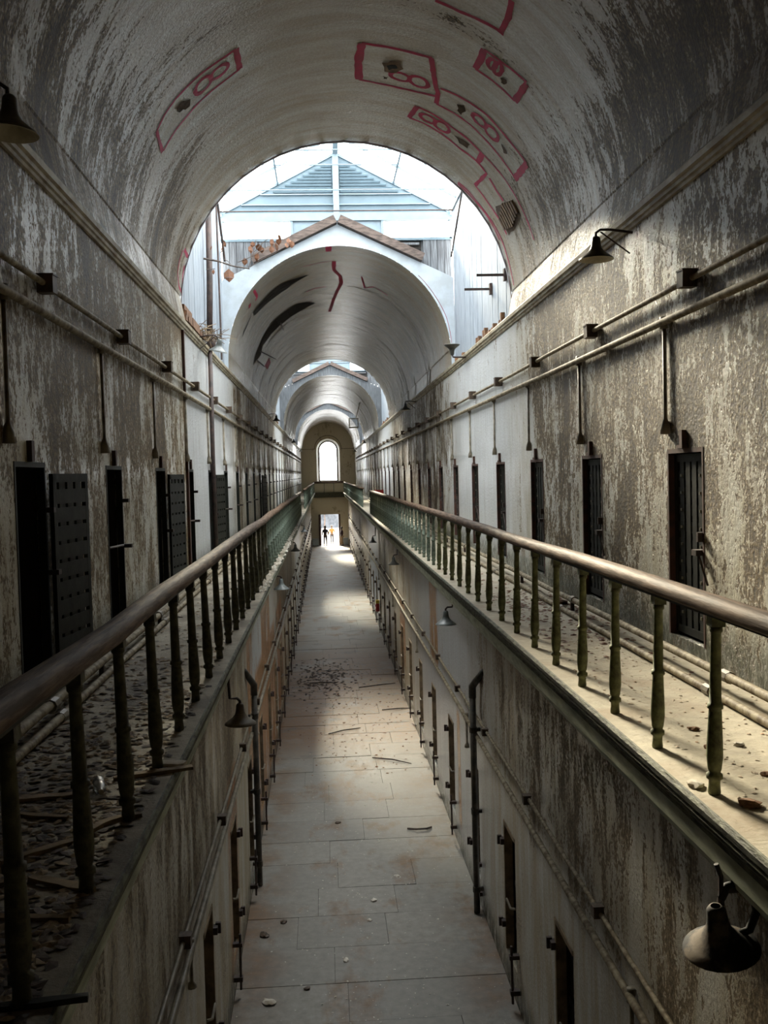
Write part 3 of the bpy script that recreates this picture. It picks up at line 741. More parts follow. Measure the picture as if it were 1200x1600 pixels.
# long tears in the second vault, their shade painted as black patches
hole(px6([(860,290),(760,345),(640,430),(540,500),(430,590),(340,680),(330,650),(400,560),(500,450),(600,375),(710,335)]), V2, 2.62, 9.74, M['black'], .012, 'plaster_tear')
hole(px6([(320,670),(270,780),(225,890),(240,830),(290,720)]), V2, 2.62, 9.74, M['black'], .012, 'plaster_tear')
mbx = MB()
up = [on_vault(x, y, 2.62, 9.74) for x, y in px6([(330,1150),(350,1060),(390,950),(450,830),(540,710),(640,630),(740,570),(830,550),(915,555)])]
dn = [on_vault(x, y, 2.62, 9.74) for x, y in px6([(345,1120),(400,1050),(420,960),(500,850),(580,770),(680,690),(780,630),(860,585),(915,560)])]
for k in range(len(up)-1): mbx.quad([vpt(*up[k], 2.62, 9.74, .012), vpt(*up[k+1], 2.62, 9.74, .012), vpt(*dn[k+1], 2.62, 9.74, .012), vpt(*dn[k], 2.62, 9.74, .012)])
mbx.build('plaster_tear', M['black'], V2)
for a, b in (((390,1010),(515,1070)), ((360,1090),(405,1145)), ((590,740),(590,790))):
    ya, ta = on_vault(*px6([a])[0], 2.62, 9.74); yb, tb = on_vault(*px6([b])[0], 2.62, 9.74)
    MB().tube([vpt(ya, ta, 2.62, 9.74, .01), vpt(yb, tb, 2.62, 9.74, .12)], .02, 5).build('hanging_splinter', M['twig'], V2)
for pl, w in (([(1090,170),(1090,250),(1150,310),(1160,370),(1120,450),(1085,530),(1050,640)], .1), ([(1040,30),(1040,75)], .14), ([(1090,165),(950,185),(800,220)], .03), ([(1010,408),(900,425),(830,455)], .06), ([(340,440),(370,500),(360,530)], .08), ([(300,570),(300,600)], .1), ([(460,1110),(480,1150)], .3)):
    stroke(px6(pl), w, V2, 2.62, 9.74)
stroke(px5([(170,850),(300,1010),(390,1180),(430,1380)]), .06, V2, 2.62, 9.74)
stroke([(565,432),(570,450),(585,448),(606,462)], .05, V2, 2.62, 9.74)

# ------------------------------------------------------------ railings
BAL = [(.030, 0), (.034, .01), (.030, .05), (.030, .075), (.043, .085), (.043, .105), (.030, .115), (.036, .135), (.043, .2), (.042, .26), (.034, .43), (.033, .445), (.041, .45), (.041, .47), (.032, .475), (.030, .6), (.026, .84), (.034, .85), (.034, .87), (.026, .875), (.026, .9)]
def bal_mesh(name, mat):
    mb = MB(); mb.lathe(BAL, 10); mb.box((-.036, -.036, .875), (.036, .036, .96))
    me_o = mb.build(name, mat, smooth=False); me = me_o.data; bpy.data.objects.remove(me_o)
    for p in me.polygons[:-6]: p.use_smooth = True
    return me
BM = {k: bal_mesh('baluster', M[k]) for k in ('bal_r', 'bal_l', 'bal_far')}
def rail_profile(x, z):
    return [(x+dx, z+dz) for dx, dz in ((-.04, -.05), (-.062, -.03), (-.066, 0), (-.055, .028), (-.028, .042), (.028, .042), (.055, .028), (.066, 0), (.062, -.03), (.04, -.05), (-.04, -.05))]
def railing(sgn, ya, yb, first, step, key, label, wob=.008, cut=None):
    root = empty('gallery_railing', (sgn*1.5, ya, GF)); tag(root, label, 'railing', 'gallery railings')
    mb = MB(); n = int((yb-ya)/1.4); P = rail_profile(0, .995); m = len(P)
    for k in range(n+1):
        dx, dz = random.uniform(-wob, wob), random.uniform(-wob, wob)
        for (x, z) in P: mb.v.append((x+dx, (yb-ya)*k/n, z+dz))
    for k in range(n):
        for j in range(m-1):
            a = k*m+j; mb.f.append((a, a+m, a+m+1, a+1)); mb.uv.append(None); mb.mi.append(0)
    mb.f.append(tuple(range(m-1))); mb.uv.append(None); mb.mi.append(0); mb.f.append(tuple(n*m+j for j in range(m-1))); mb.uv.append(None); mb.mi.append(0)
    o = mb.build('handrail', M['rail'], root, smooth=True)
    MB().box((-.03, 0, .93), (.03, yb-ya, .955)).build('rail_strip', M['iron'], root)
    y = first
    while y < yb:
        k = key if y < 17 else 'bal_far'
        b = bpy.data.objects.new('baluster', BM[k]); COL.objects.link(b); b.parent = root
        b.location = (0, y-ya, 0); b.rotation_euler = (random.uniform(-.012, .012), random.uniform(-.01, .01)+sgn*.022, random.uniform(0, .6)*0)
        y += step
    return root
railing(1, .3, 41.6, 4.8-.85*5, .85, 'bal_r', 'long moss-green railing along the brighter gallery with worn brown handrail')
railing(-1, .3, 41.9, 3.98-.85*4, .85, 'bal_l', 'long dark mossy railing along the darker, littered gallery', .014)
railing(1, 49.5, 95.6, 49.9, .85, 'bal_far', 'farther pale green railing on the brighter gallery past the gap')
railing(-1, 49.5, 95.6, 49.9, .85, 'bal_far', 'farther pale green railing on the darker gallery past the gap')
br = tag(empty('bridge_railing', (0, 95.85, GF)), 'solid panelled railing of the bridge under the arched window', 'railing')
MB().box((-1.5, -.05, .9), (1.5, .05, 1.0)).build('handrail', M['rail'], br)
for x in (-1.5, -.5, .45, 1.45): MB().box((x, -.04, 0), (x+.06, .04, .92)).build('post', M['bal_far'], br)
MB().box((-1.5, -.01, .08), (1.5, .01, .9)).build('panel', M['end'], br)
struct(MB().box((-1.6, 95.7, GF-.5), (1.6, 96.5, GF)).build('floor_bridge', M['bal_l']), 'dark bridge slab joining the galleries under the end window')

# ------------------------------------------------------------ conduits, pipes
def conduit(sgn, x, zu, zl, boxes, drops, zdrop, label, mats, ybeg, r1=.026, r2=.036, bs_=.85):
    root = empty('wall_conduit', (sgn*x, ybeg, zl)); tag(root, label, 'conduit', 'wall conduits')
    L = 95.5-ybeg
    def line(r, z, mat):
        mb = MB(); n = 34; mb.tube([(random.uniform(-.004, .004), L*k/n, z+random.uniform(-.008, .008)) for k in range(n+1)], r, 8); return mb
    line(r1, zu-zl, mats[0]).build('pipe', mats[0], root, True); line(r2, 0, mats[1]).build('pipe', mats[1], root, True)
    bmb = MB().box((-.075, -.08, -.085), (.075, .08, .085)); bmb.box((-.082, -.085, .075), (.082, .085, .09))
    bme = None
    for y in boxes:
        if bme is None: o = bmb.build('junction_box', M['box'], root); bme = o.data
        else: o = bpy.data.objects.new('junction_box', bme); COL.objects.link(o); o.parent = root
        o.location = (-sgn*.02, y-ybeg, zu-zl+random.uniform(-.01, .01)); o.rotation_euler = (random.uniform(-.05, .05), 0, 0); o.scale = (bs_, bs_, bs_)
    dme = None
    for y in drops:
        h = zl-zdrop
        if dme is None:
            mb = MB(); mb.tube([(0, 0, 0), (0, 0, -h*.86), (0, 0, -h*.93), (0, 0, -h)], [.02, .02, .045, .05], 8); mb.tube([(0, 0, .05), (0, 0, -.06)], .042, 8)
            o = mb.build('drop_pipe', M['pipe_d'], root, True); dme = o.data
        else: o = bpy.data.objects.new('drop_pipe', dme); COL.objects.link(o); o.parent = root
        o.location = (sgn*.025, y-ybeg, 0); o.rotation_euler = (random.uniform(-.015, .015), 0, 0)
    return root
conduit(1, XW-.055, 8.57, 8.32, [5.05+2.93*k for k in range(30)], [5.72+2.94*k for k in range(30)], 7.3, 'twin conduit with junction boxes above the doors of the brighter gallery', (M['pipe'], M['pipe']), 2.0)
conduit(-1, XW-.055, 8.57, 8.34, [4.9+2.94*k for k in range(30)], [6.9+2.94*k for k in range(30)], 7.28, 'twin conduit with junction boxes above the doors of the darker gallery', (M['pipe'], M['pipe']), 2.0)
conduit(1, XL-.055, 3.15, 2.84, [5.15+2.93*k for k in range(30)], [7.3+8.82*k for k in range(6)], 2.3, 'twin conduit on the ground-level wall below the brighter gallery', (M['pipe'], M['pipe']), 2.5, .022, .034, .6)
conduit(-1, XL-.055, 2.95, 2.66, [8.36+3.0*k for k in range(28)], [8.9+8.82*k for k in range(6)], 2.25, 'twin conduit on the ground-level wall below the darker gallery', (M['pipe_d'], M['pipe_d']), 4.0, .022, .034, .65)

for sgn, x, z, r, lb in ((1, 2.47, 5.43, .035, 'upper tan pipe lying along the wall foot of the brighter gallery'), (1, 2.33, 5.335, .03, 'lower tan pipe lying on the floor of the brighter gallery'),
                         (-1, 2.44, 5.42, .035, 'upper pale pipe along the wall foot of the darker gallery'), (-1, 2.38, 5.335, .03, 'lower pale pipe on the floor of the darker gallery')):
    p = empty('heating_pipe', (sgn*x, 2.5, z)); tag(p, lb, 'pipe', 'pipes along the gallery floors')
    L = 60.0; n = 30
    mb = MB(); mb.tube([(random.uniform(-.012, .012), L*k/n, random.uniform(0, .01)) for k in range(n+1)], r, 8); mb.build('pipe_run', M['pipe'], p, True)
    for k in range(1, 9):
        if z > 5.4: MB().box((-.02, k*2.95-.02, GF-z), (.02, k*2.95+.02, 0)).build('pipe_bracket', M['rod'], p)
        mb = MB(); mb.tube([(0, k*4.4-.06, .004), (0, k*4.4+.06, .004)], r*1.35, 8); mb.build('coupling', M['pipe_d'], p)

# downpipes on the lower walls
def downpipe(sgn, y, ztop, label, lean):
    p = empty('down_pipe', (sgn*(XL-.11), y, 0)); tag(p, label, 'pipe', 'black downpipes')
    mb = MB(); mb.tube([(sgn*lean*0, 0, 0.02), (0, 0, ztop-.25)], .05, 10); mb.build('pipe_run', M['downpipe'], p, True)
    mb = MB(); mb.tube([(0, 0, ztop-.3), (0, .0, ztop-.12), (sgn*.05, -.12, ztop), (sgn*.12, -.42, ztop+.2)], [.06, .06, .055, .05], 10); mb.build('elbow', M['downpipe'], p, True)
    for z in (.35, 1.6, 2.9):
        mb = MB(); mb.tube([(0, 0, z), (0, 0, z+.09)], .062, 10); mb.box((min(0, sgn*.11), -.03, z+.02), (max(0, sgn*.11), .03, z+.07)); mb.build('pipe_collar', M['downpipe'], p)
downpipe(1, 14.85, 3.75, 'black downpipe with bent top on the wall below the brighter gallery', 0)
downpipe(-1, 16.3, 3.6, 'black downpipe with bent top beside the rust-stained ground-level wall', 0)
# tall rusty riser in the first skylight, down through the gallery wall
p = tag(empty('riser_pipe', (-2.62, 19.0, GF)), 'tall rusty riser pipe up the white wall of the first skylight', 'pipe')
mb = MB(); mb.tube([(0, 0, 0), (0, -.1, 2.0), (.0, 0, 4.4)], .045, 8); mb.build('pipe_run', M['rod'], p, True)
mb = MB(); mb.tube([(0, 0, 4.4), (.02, .15, 5.5), (.03, .3, 7.7)], .06, 8); mb.build('wide_pipe', M['rod'], p, True)
mb = MB(); mb.tube([(-.0, 0, 4.2), (.05, 0, 4.45)], .09, 8); mb.build('coupling', M['rod'], p, True)
p = tag(empty('thin_riser', (-2.64, 21.4, 9.6)), 'thin brown rod standing against the white skylight boards', 'pipe')
MB().tube([(0, 0, 0), (0, -.15, 3.3)], .022, 6).build('rod', M['rod'], p)
struct(MB().box((-2.70, 15.72, 5.3), (-2.66, 15.8, 9.4)).build('trim_6', M['rustframe']), 'red-brown strip where the white wall stretch begins')

# ------------------------------------------------------------ cell doors
def lattice(mb, w, h, t=.02, step=.15, bar=.098):
    mb.box((0, 0, 0), (t*1.6, .06, h)); mb.box((0, w-.06, 0), (t*1.6, w, h)); mb.box((0, 0, 0), (t*1.6, w, .07)); mb.box((0, 0, h-.07), (t*1.6, w, h))
    nv = max(2, round((w-.06)/step)); nh = round((h-.07)/step)
    for k in range(1, nv): yy = .03+(w-.06)*k/nv; mb.box((.004, yy-bar/2, .03), (.004+t, yy+bar/2, h-.03))
    for k in range(1, nh): zz = .035+(h-.07)*k/nh; mb.box((.012, .03, zz-bar/2), (.012+t, w-.03, zz+bar/2))
    # paler rivets at the crossings of two columns
    for k in range(1, nh):
        for j in (1, nv-1):
            yy = .03+(w-.06)*j/nv; zz = .035+(h-.07)*k/nh
            mb.box((-.008, yy-.012, zz-.012), (.012, yy+.012, zz+.012), mi=1)
    return mb
M['rivet'] = simple('bright_rivet', (.12, .12, .085), (.2, .19, .14), 9, .4, bump=0)
def make_up_door(sgn):
    r = empty('cell_door', (0, 0, 0))
    mb = MB(); lattice(mb, .78, 1.62)
    for q in range(len(mb.v)): mb.v[q] = (sgn*mb.v[q][0], mb.v[q][1], mb.v[q][2])
    mb.build('lattice_leaf', [M['iron'], M['rivet']], r, loc=(sgn*.05, .01, .03))
    mb = MB(); mb.box((-.005, -.02, 0), (.06, .012, 1.68)); mb.box((-.005, .788, 0), (.06, .82, 1.68)); mb.box((-.005, -.02, 1.66), (.06, .82, 1.70))
    if sgn < 0: mb.v = [(-a, b, c) for a, b, c in mb.v]
    mb.build('door_frame', M['rustframe'], r)
    h = MB().box((-.06, .02, .78), (.03, .12, .83)); h.box((-.05, .0, .9), (.0, .03, .98)); h.tube([(-.04, .02, .8), (-.03, -.15, .55)], .01, 5)
    if sgn < 0: h.v = [(-a, b, c) for a, b, c in h.v]
    h.build('latch', M['rod'], r)
    pg = MB().box((-.04, .36, 1.70), (.0, .42, 1.86)); pg.box((-.05, .33, 1.70), (.0, .46, 1.73))
    if sgn < 0: pg.v = [(-a, b, c) for a, b, c in pg.v]
    pg.build('door_peg', M['rustframe'], r)
    return r
pd = make_up_door(1); first = True; cnt = 0
for (a, b) in UP_R:
    if a < 6.0 or a > 93: continue
    cnt += 1
    o = pd if first else copy_tree(pd); first = False
    o.location = (XW, a+.01, DZ0)
    tag(o, '%s iron lattice cell door along the brighter gallery wall, counting from the near end' % nth(cnt), 'cell door', 'cell doors of the brighter gallery', 'thing')
def make_left_door(openleaf):
    r = empty('cell_door')
    mb = MB(); mb.box((-.06, -.02, 0), (.005, .012, 1.68)); mb.box((-.06, .718, 0), (.005, .75, 1.68)); mb.box((-.06, -.02, 1.66), (.005, .75, 1.70)); mb.build('door_frame', M['iron'], r)
    if openleaf:
        mb = MB(); lattice(mb, .72, 1.58, .022, .15, .118)
        lf = mb.build('lattice_leaf', [M['iron'], M['rivet']], r, loc=(.03, .745, .03)); lf.rotation_euler = (0, 0, -.14)
    else:
        MB().tube([(.0, .02, .85), (-.0, .70, .83)], .014, 6).build('cross_bar', M['rod'], r)
    h = MB().box((-.0, .72, 1.3), (.07, .8, 1.34)); h.box((0, .72, .8), (.09, .8, .84)); h.build('hinge_pin', M['rod'], r)['kind'] = 'stuff'
    MB().box((0, .3, 1.70), (.04, .37, 1.86)).build('door_peg', M['rustframe'], r)
    return r
lop, lcl = make_left_door(True), make_left_door(False); used = {}; cnt = 0
for k, (a, b) in enumerate(UP_L):
    if a < 6.0 or a > 93: continue
    key = (k in (3, 5, 7, 12)); src = lop if key else lcl; cnt += 1
    o = src if key not in used else copy_tree(src); used[key] = 1
    o.location = (-XW, a, DZ0)
    tag(o, ('%s cell door along the darker gallery wall, ' % nth(cnt))+('lattice leaf standing open' if key else 'black opening with a cross bar'), 'cell door', 'cell doors of the darker gallery', 'thing')
def make_low_door(sgn):
    r = empty('cell_door')
    def fx(mb):
        if sgn < 0: mb.v = [(-a, b, c) for a, b, c in mb.v]
        return mb
    mb = MB(); mb.box((-.012, .69, 0), (.1, .75, 1.78)); mb.box((-.01, 0, 1.74), (.1, .75, 1.79)); fx(mb).build('door_frame', M['wood'], r)
    mb = MB(); mb.box((.16, .0, .0), (.2, .75, 1.78))
    for z in (.3, .9, 1.5): mb.box((.13, .02, z-.04), (.16, .73, z+.04))
    fx(mb).build('plank_leaf', M['black'], r)
    for z in (.3, 1.45): fx(MB().box((-.06, .70, z), (.02, .80, z+.08)).box((-.09, .78, z-.02), (-.03, .82, z+.1))).build('hinge', M['rod'], r)
    fx(MB().tube([(-.0, .04, .85), (-.05, .1, .83), (-.05, .4, .83)], .016, 6)).build('latch', M['pipe_d'], r)
    lv = MB().tube([(-.09, -.12, -.32), (-.1, -.14, .45)], .018, 6); lv.box((-.12, -.16, -.2), (.0, -.08, -.14)); lv.box((-.13, -.17, .28), (.0, -.1, .33)); fx(lv).build('locking_lever', M['rod'], r)
    return r
for sgn, ops, nm in ((1, LO_R, 'brighter'), (-1, LO_L, 'darker')):
    src = make_low_door(sgn); cnt = 0
    for (a, b) in ops:
        if a < 9.0 or a > 93: continue
        cnt += 1; o = src if cnt == 1 else copy_tree(src)
        o.location = (sgn*XL, a, LZ0)
        tag(o, '%s narrow ground-level cell door below the %s gallery, counting from the near end' % (nth(cnt), nm), 'cell door', 'ground-level cell doors below the %s gallery' % nm, 'thing')

# ------------------------------------------------------------ lamps
SH = [(.022, .235), (.03, .232), (.042, .215), (.048, .15), (.058, .115), (.085, .08), (.135, .042), (.168, .018), (.172, .006), (.166, .004), (.13, .034), (.08, .07), (.05, .1), (.0, .11)]
def lamp(x, y, z, sgn, label, kind='wall', mat='lamp', tilt=(0,0), group='shaded lamps along the galleries'):
    """x, y, z = rim centre; kind wall = gooseneck from the upper wall, low = hook under the gallery"""
    r = empty('shade_lamp', (x, y, z)); tag(r, label, 'lamp', group)
    mb = MB(); mb.lathe(SH[:9], 24); sh = mb.build('lamp_shade', M[mat], r, True); sh.rotation_euler = (tilt[0], tilt[1], 0)
    mb = MB(); mb.lathe(SH[8:], 24); mb.build('shade_lining', M['lamp_in'], sh, True)
    X = sgn*(XW-.05)-x if kind == 'wall' else sgn*(1.58)-x
    if kind == 'wall':
        MB().tube([(0, 0, .22), (0, 0, .27), (X*.12, 0, .30), (X*.4, 0, .30), (X, .0, .27)], .013, 7).build('gooseneck', M['rod'], r, True)
        MB().tube([(X*.12, 0, .28), (X*.9, -.02, .06)], .008, 5).build('brace', M['rod'], r)
    else:
        zt = 4.85-z
        MB().tube([(0, 0, .22), (0, 0, .26), (X*.25, 0, .29), (X*.9, 0, .29), (X, 0, zt)], .016, 7).build('gooseneck', M['rod'], r, True)
    return r
lamp(2.28, 9.45, 9.06, 1, 'dark shade lamp on a gooseneck near the vault foot over the brighter gallery')
lamp(-2.29, 5.94, 9.08, -1, 'dark shade lamp cut by the frame edge, over the near darker gallery', tilt=(0, .05))
lamp(-2.3, 17.4, 9.25, -1, 'grey shade lamp on the dirt ledge of the first skylight', mat='lamp_grey', tilt=(.1, .2))
o = lamp(2.35, 20.6, 9.62, 1, 'lamp shade turned upside down beside the first skylight', mat='lamp')
for c in list(o.children):
    if c.name.startswith('lamp_shade'): c.rotation_euler = (PI, 0, 0); c.location.z = .12
    else: bpy.data.objects.remove(c)
MB().tube([(0, 0, -.1), (.02, 0, -.15), (.33, 0, -.16)], .018, 7).build('gooseneck', M['rod'], o, True)
lamp(2.3, 31.9, 9.1, 1, 'small lamp on the brighter side inside the second vault')
lamp(-2.3, 38.7, 9.22, -1, 'small lamp on the darker side at the end of the second vault')
lamp(2.3, 64.8, 9.1, 1, 'distant lamp on the brighter side under the third vault')
lamp(-2.3, 60.6, 9.1, -1, 'distant lamp on the darker side under the third vault')
lamp(-2.3, 79.0, 9.0, -1, 'farthest lamp on the darker side, before the end wall')
lamp(2.3, 84.0, 9.0, 1, 'farthest lamp on the brighter side, before the end wall')
g2 = 'shaded lamps under the gallery edges'
lamp(-1.46, 10.5, 4.30, -1, 'brown shade lamp hanging under the edge of the darker gallery, nearest one', 'low', 'lamp_brown', group=g2)
lamp(-1.46, 20.9, 4.55, -1, 'grey-blue shade lamp under the darker gallery edge, second from the near end', 'low', 'lamp_grey', group=g2)
lamp(-1.46, 31.4, 4.55, -1, 'third shade lamp under the darker gallery edge, far off', 'low', group=g2)
lamp(-1.46, 44.9, 4.4, -1, 'fourth shade lamp under the darker gallery edge, tiny and far', 'low', 'lamp_grey', group=g2)
lamp(1.46, 15.6, 4.50, 1, 'grey shade lamp under the brighter gallery edge before an orange plaster patch', 'low', 'lamp_grey', group=g2)
lamp(1.46, 27.5, 4.38, 1, 'dark shade lamp under the brighter gallery edge, second beyond the grey one', 'low', group=g2)
lamp(1.46, 39.4, 4.18, 1, 'far small shade lamp under the brighter gallery edge', 'low', group=g2)
o = lamp(1.47, 4.66, 4.55, 1, 'dust-caked broken lamp hanging tilted under the near brighter gallery edge', 'low', 'lamp_dust', tilt=(.12, -.16), group=g2); o.scale = (1.12, 1.12, 1.05)
MB().tube([(.0, 0, .25), (.03, 0, .31), (.09, 0, .325), (.15, 0, .27), (.165, 0, .18), (.13, 0, .09), (.08, 0, .07)], .02, 7).build('hoop', M['iron'], o, True)
MB().tube([(.0, 0, .24), (.0, 0, .36), (-.02, 0, .42)], .012, 6).build('hanger', M['rod'], o)

# ------------------------------------------------------------ things at the far end
p = tag(empty('hanging_grille', (1.2, 60, 9.9)), 'pale square grille hanging from a rod under the third vault', 'grille')
mb = MB()
for x in (0, .55): mb.box((x-.03, -.04, 0), (x+.03, .04, .6))
for z in (0, .57): mb.box((-.03, -.04, z), (.58, .04, z+.06))
mb.build('grille_frame', M['pipe'], p)
mb = MB()
for k in range(1, 8): mb.box((0, -.01, k*.075-.012), (.55, .01, k*.075+.012))
b = mb.build('grille_bars', M['pipe_d'], p)
MB().tube([(.42, 0, .6), (.75, 0, 1.75)], .03, 6).build('hanging_rod', M['pipe'], p)
for s_, lb in ((-1, 'grey metal bin left of the far doorway'), (1, 'grey metal bin right of the far doorway')):
    p = tag(empty('metal_bin', (s_*1.48, 95.7, 0)), lb, 'bin', 'bins flanking the far doorway')
    MB().box((-.3, -.25, .08), (.3, .25, .68)).build('bin_body', M['sheet'], p); MB().box((-.32, -.27, .68), (.32, .27, .74)).build('bin_lid', M['sheet'], p)
    for x in (-.25, .2):
        for y in (-.2, .15): MB().box((x, y, 0), (x+.05, y+.05, .08)).build('foot', M['iron'], p)
p = tag(empty('red_chair', (2.2, 46.6, GF)), 'red tubular chair standing on the far part of the brighter gallery', 'chair')
for x in (-.2, .2): MB().tube([(x, -.22, 0), (x, -.2, .45)], .018, 6).build('leg', M['redpaint'], p); MB().tube([(x, .22, 0), (x, .2, .45), (x, .25, .95)], .018, 6).build('leg', M['redpaint'], p)
MB().box((-.22, -.22, .43), (.22, .22, .47)).build('seat', M['redpaint'], p); MB().box((-.2, .21, .65), (.2, .25, .93)).build('backrest', M['redpaint'], p)
p = tag(empty('alarm_box', (XL-.1, 42.9, .85)), 'small red box with yellow top on the ground-level wall', 'box')
MB().box((-.08, -.15, 0), (.08, .15, .35)).build('box_body', M['redpaint'], p); MB().box((-.08, -.15, .36), (.08, .15, .5)).build('box_top', M['yellowp'], p)

# people: one skinned body each, clothes as children
def skinned(name, verts, edges, radii, mat, parent, loc=(0,0,0), sub=2):
    me = bpy.data.meshes.new(name); me.from_pydata(verts, edges, []); o = bpy.data.objects.new(name, me); COL.objects.link(o)
    o.parent = parent; o.location = loc; me.materials.append(mat)
    md = o.modifiers.new('skin', 'SKIN'); md.use_smooth_shade = True
    for i, r in enumerate(radii): me.skin_vertices[0].data[i].radius = (r, r*.85)
    me.skin_vertices[0].data[0].use_root = True
    ms = o.modifiers.new('sub', 'SUBSURF'); ms.levels = sub; ms.render_levels = sub
    return o
def person(loc, rz, label, top, legs, stride, armout, h=1.0):
    r = empty('person', loc, rz); tag(r, label, 'person'); r.scale = (h, h, h)
    # pelvis, chest, neck, head, legs, arms  (x across, y forward)
    V = [(0,0,.95), (0,0,1.15), (0,0,1.38), (0,.0,1.5), (0,.02,1.58), (0,.03,1.68),
         (.09,0,.9), (.1,stride*.5+.03,.5), (.1,stride-.02,.1), (.1,stride+.12,.04),
         (-.09,0,.9), (-.1,-stride*.5+.03,.5), (-.1,-stride-.05,.1), (-.1,-stride+.1,.04),
         (.19,0,1.4), (.24+armout,-.02,1.14), (.24+armout*.6,.12,.92), (.23+armout*.5,.16,.82),
         (-.19,0,1.4), (-.24-armout,-.02,1.14), (-.24-armout*.6,.12,.92), (-.23-armout*.5,.16,.82)]
    E_ = [(0,1),(1,2),(2,3),(3,4),(4,5),(0,6),(6,7),(7,8),(8,9),(0,10),(10,11),(11,12),(12,13),(2,14),(14,15),(15,16),(16,17),(2,18),(18,19),(19,20),(20,21)]
    Rr = [.15,.145,.15,.07,.085,.085,.1,.07,.045,.045,.1,.07,.045,.045,.065,.05,.038,.035,.065,.05,.038,.035]
    skinned('body', V, E_, Rr, M['skin'], r)
    tv = [(0,0,1.0), (0,0,1.18), (0,0,1.38), (0,0,1.46), (.19,0,1.4), (.24+armout,-.02,1.14), (.24+armout*.6,.12,.94), (-.19,0,1.4), (-.24-armout,-.02,1.14), (-.24-armout*.6,.12,.94)]
    skinned('jacket', tv, [(0,1),(1,2),(2,3),(2,4),(4,5),(5,6),(2,7),(7,8),(8,9)], [.19,.18,.18,.1,.085,.07,.058,.085,.07,.058], top, r)
    lv = [(0,0,.97), (.09,0,.88), (.1,stride*.5+.03,.5), (.1,stride-.02,.1), (-.09,0,.88), (-.1,-stride*.5+.03,.5), (-.1,-stride-.05,.1)]
    skinned('trousers', lv, [(0,1),(1,2),(2,3),(0,4),(4,5),(5,6)], [.175,.125,.09,.072,.125,.09,.072], legs, r)
    mb = MB(); mb.lathe([(.0, .115), (.06, .1), (.1, .055), (.108, .0), (.1, -.05), (.085, -.08)], 14); hr = mb.build('hair', M['hair'], r, True, (0, -.015, 1.70))
    for x in (.1, -.1):
        s_ = stride if x > 0 else -stride; MB().box((x-.05, s_-.08, 0), (x+.05, s_+.18, .09)).build('shoe', M['hair'], r)
    return r
person((-.5, 95.5, 0), .1, 'person in dark clothes standing in the far doorway', M['navy'], M['navy'], .04, .02, 1.12)
person((.18, 98.6, 0), .0, 'person in a yellow jacket walking away in the yard light', M['yellow'], M['jeans'], .16, .05, 1.04)
person((1.12, 95.0, 0), PI*.6, 'person in a dark maroon jacket in the shade beside the doorway', M['maroon'], M['khaki'], .05, .03, 1.06)
# maroon shrubs at the back of the yard
sh = tag(empty('shrub', (-.6, 126, 0)), 'maroon-leaved shrub beyond the yard seen through the doorway', 'shrub')
mb = MB()
for k in range(700):
    a, e, rr = random.uniform(0, 2*PI), random.uniform(-.2, 1), random.uniform(.6, 1.25)
    c = Vector((math.cos(a)*rr*1.6, math.sin(a)*rr, 2.5+e*1.1)); d = Vector([random.gauss(0, 1) for _ in range(3)]).normalized()*.16; f = d.orthogonal().normalized()*.1
    mb.quad([c-d, c+f, c+d, c-f])
o = mb.build('foliage', M['shrub'], sh); o['kind'] = 'stuff'
MB().tube([(0, 0, 0), (.1, 0, 1.2), (0, 0, 2.4)], [.12, .09, .05], 7).build('trunk', M['twig'], sh)

# ------------------------------------------------------------ branch with dry leaves in the first skylight
b = tag(empty('dry_branch', (-2.66, 19.0, 11.25)), 'bare branch with curled brown leaves reaching across the first skylight', 'branch')
def q19(px, py): d = ray(px, py); t = (19.0-EYE.y)/d.y; p = EYE+d*t; return p-Vector((-2.66, 19.0, 11.25))
stem = [q19(x, y) for x, y in ((318,404),(340,408),(365,416),(390,420))]
MB().tube(stem, [.022, .018, .015, .012], 6).build('stem', M['twig'], b)
for pl in (((388,419),(410,405),(432,395)), ((388,419),(396,395),(400,375)), ((372,410),(395,400),(412,390)), ((396,395),(410,380),(420,372)), ((360,412),(356,408),(350,405)), ((322,421),(336,420))):
    MB().tube([q19(x, y) for x, y in pl], .007, 5).build('twig', M['twig'], b)
lm = MB(); 
for (x0, x1, w0, w1) in ((0, .3, 0, .38), (.3, .65, .38, .36), (.65, 1, .36, 0)):
    for s_ in (1, -1): lm.quad([(x0, 0, 0), (x1, 0, -.05*x1), (x1, s_*w1, .12-.05*x1), (x0, s_*w0, .12*bool(w0))])
lme = None
for (px, py, L_) in ((347,374,13),(346,384,12),(350,378,9),(392,383,14),(395,377,10),(404,381,13),(408,385,11),(403,395,14),(383,403,12),(426,372,14),(430,380,13),(424,384,12),(436,372,12),(451,372,11),(456,376,12),(448,379,10),(434,366,11),(357,420,22),(334,421,8),(330,384,8)):
    o = lm.build('leaf', M['leaf'], b) if lme is None else bpy.data.objects.new('leaf', lme)
    if lme is None: lme = o.data
    else: COL.objects.link(o); o.parent = b
    o.location = q19(px, py); s_ = L_*19/1500*.95; o.scale = (s_, s_, s_)
    o.rotation_euler = (random.uniform(-.6, .6), random.uniform(.9, 2.0), random.uniform(-1.0, 1.0)+PI/2)
# nest of straw on the ledge beside the lamp
n_ = tag(empty('straw_nest', (-2.5, 17.9, 9.55)), 'untidy nest of straw and leaves on the ledge by the grey lamp', 'nest'); mb = MB()
for k in range(70):
    c = Vector((random.gauss(0, .1), random.gauss(0, .25), abs(random.gauss(.06, .07)))); d = Vector((random.gauss(0, 1), random.gauss(0, 1), random.gauss(0, .5))).normalized()*random.uniform(.08, .22)
    mb.tube([c-d, c+d*.2+Vector((0, 0, .02)), c+d], .006, 4, False)
o = mb.build('straw', M['wood'], n_); o['kind'] = 'stuff'

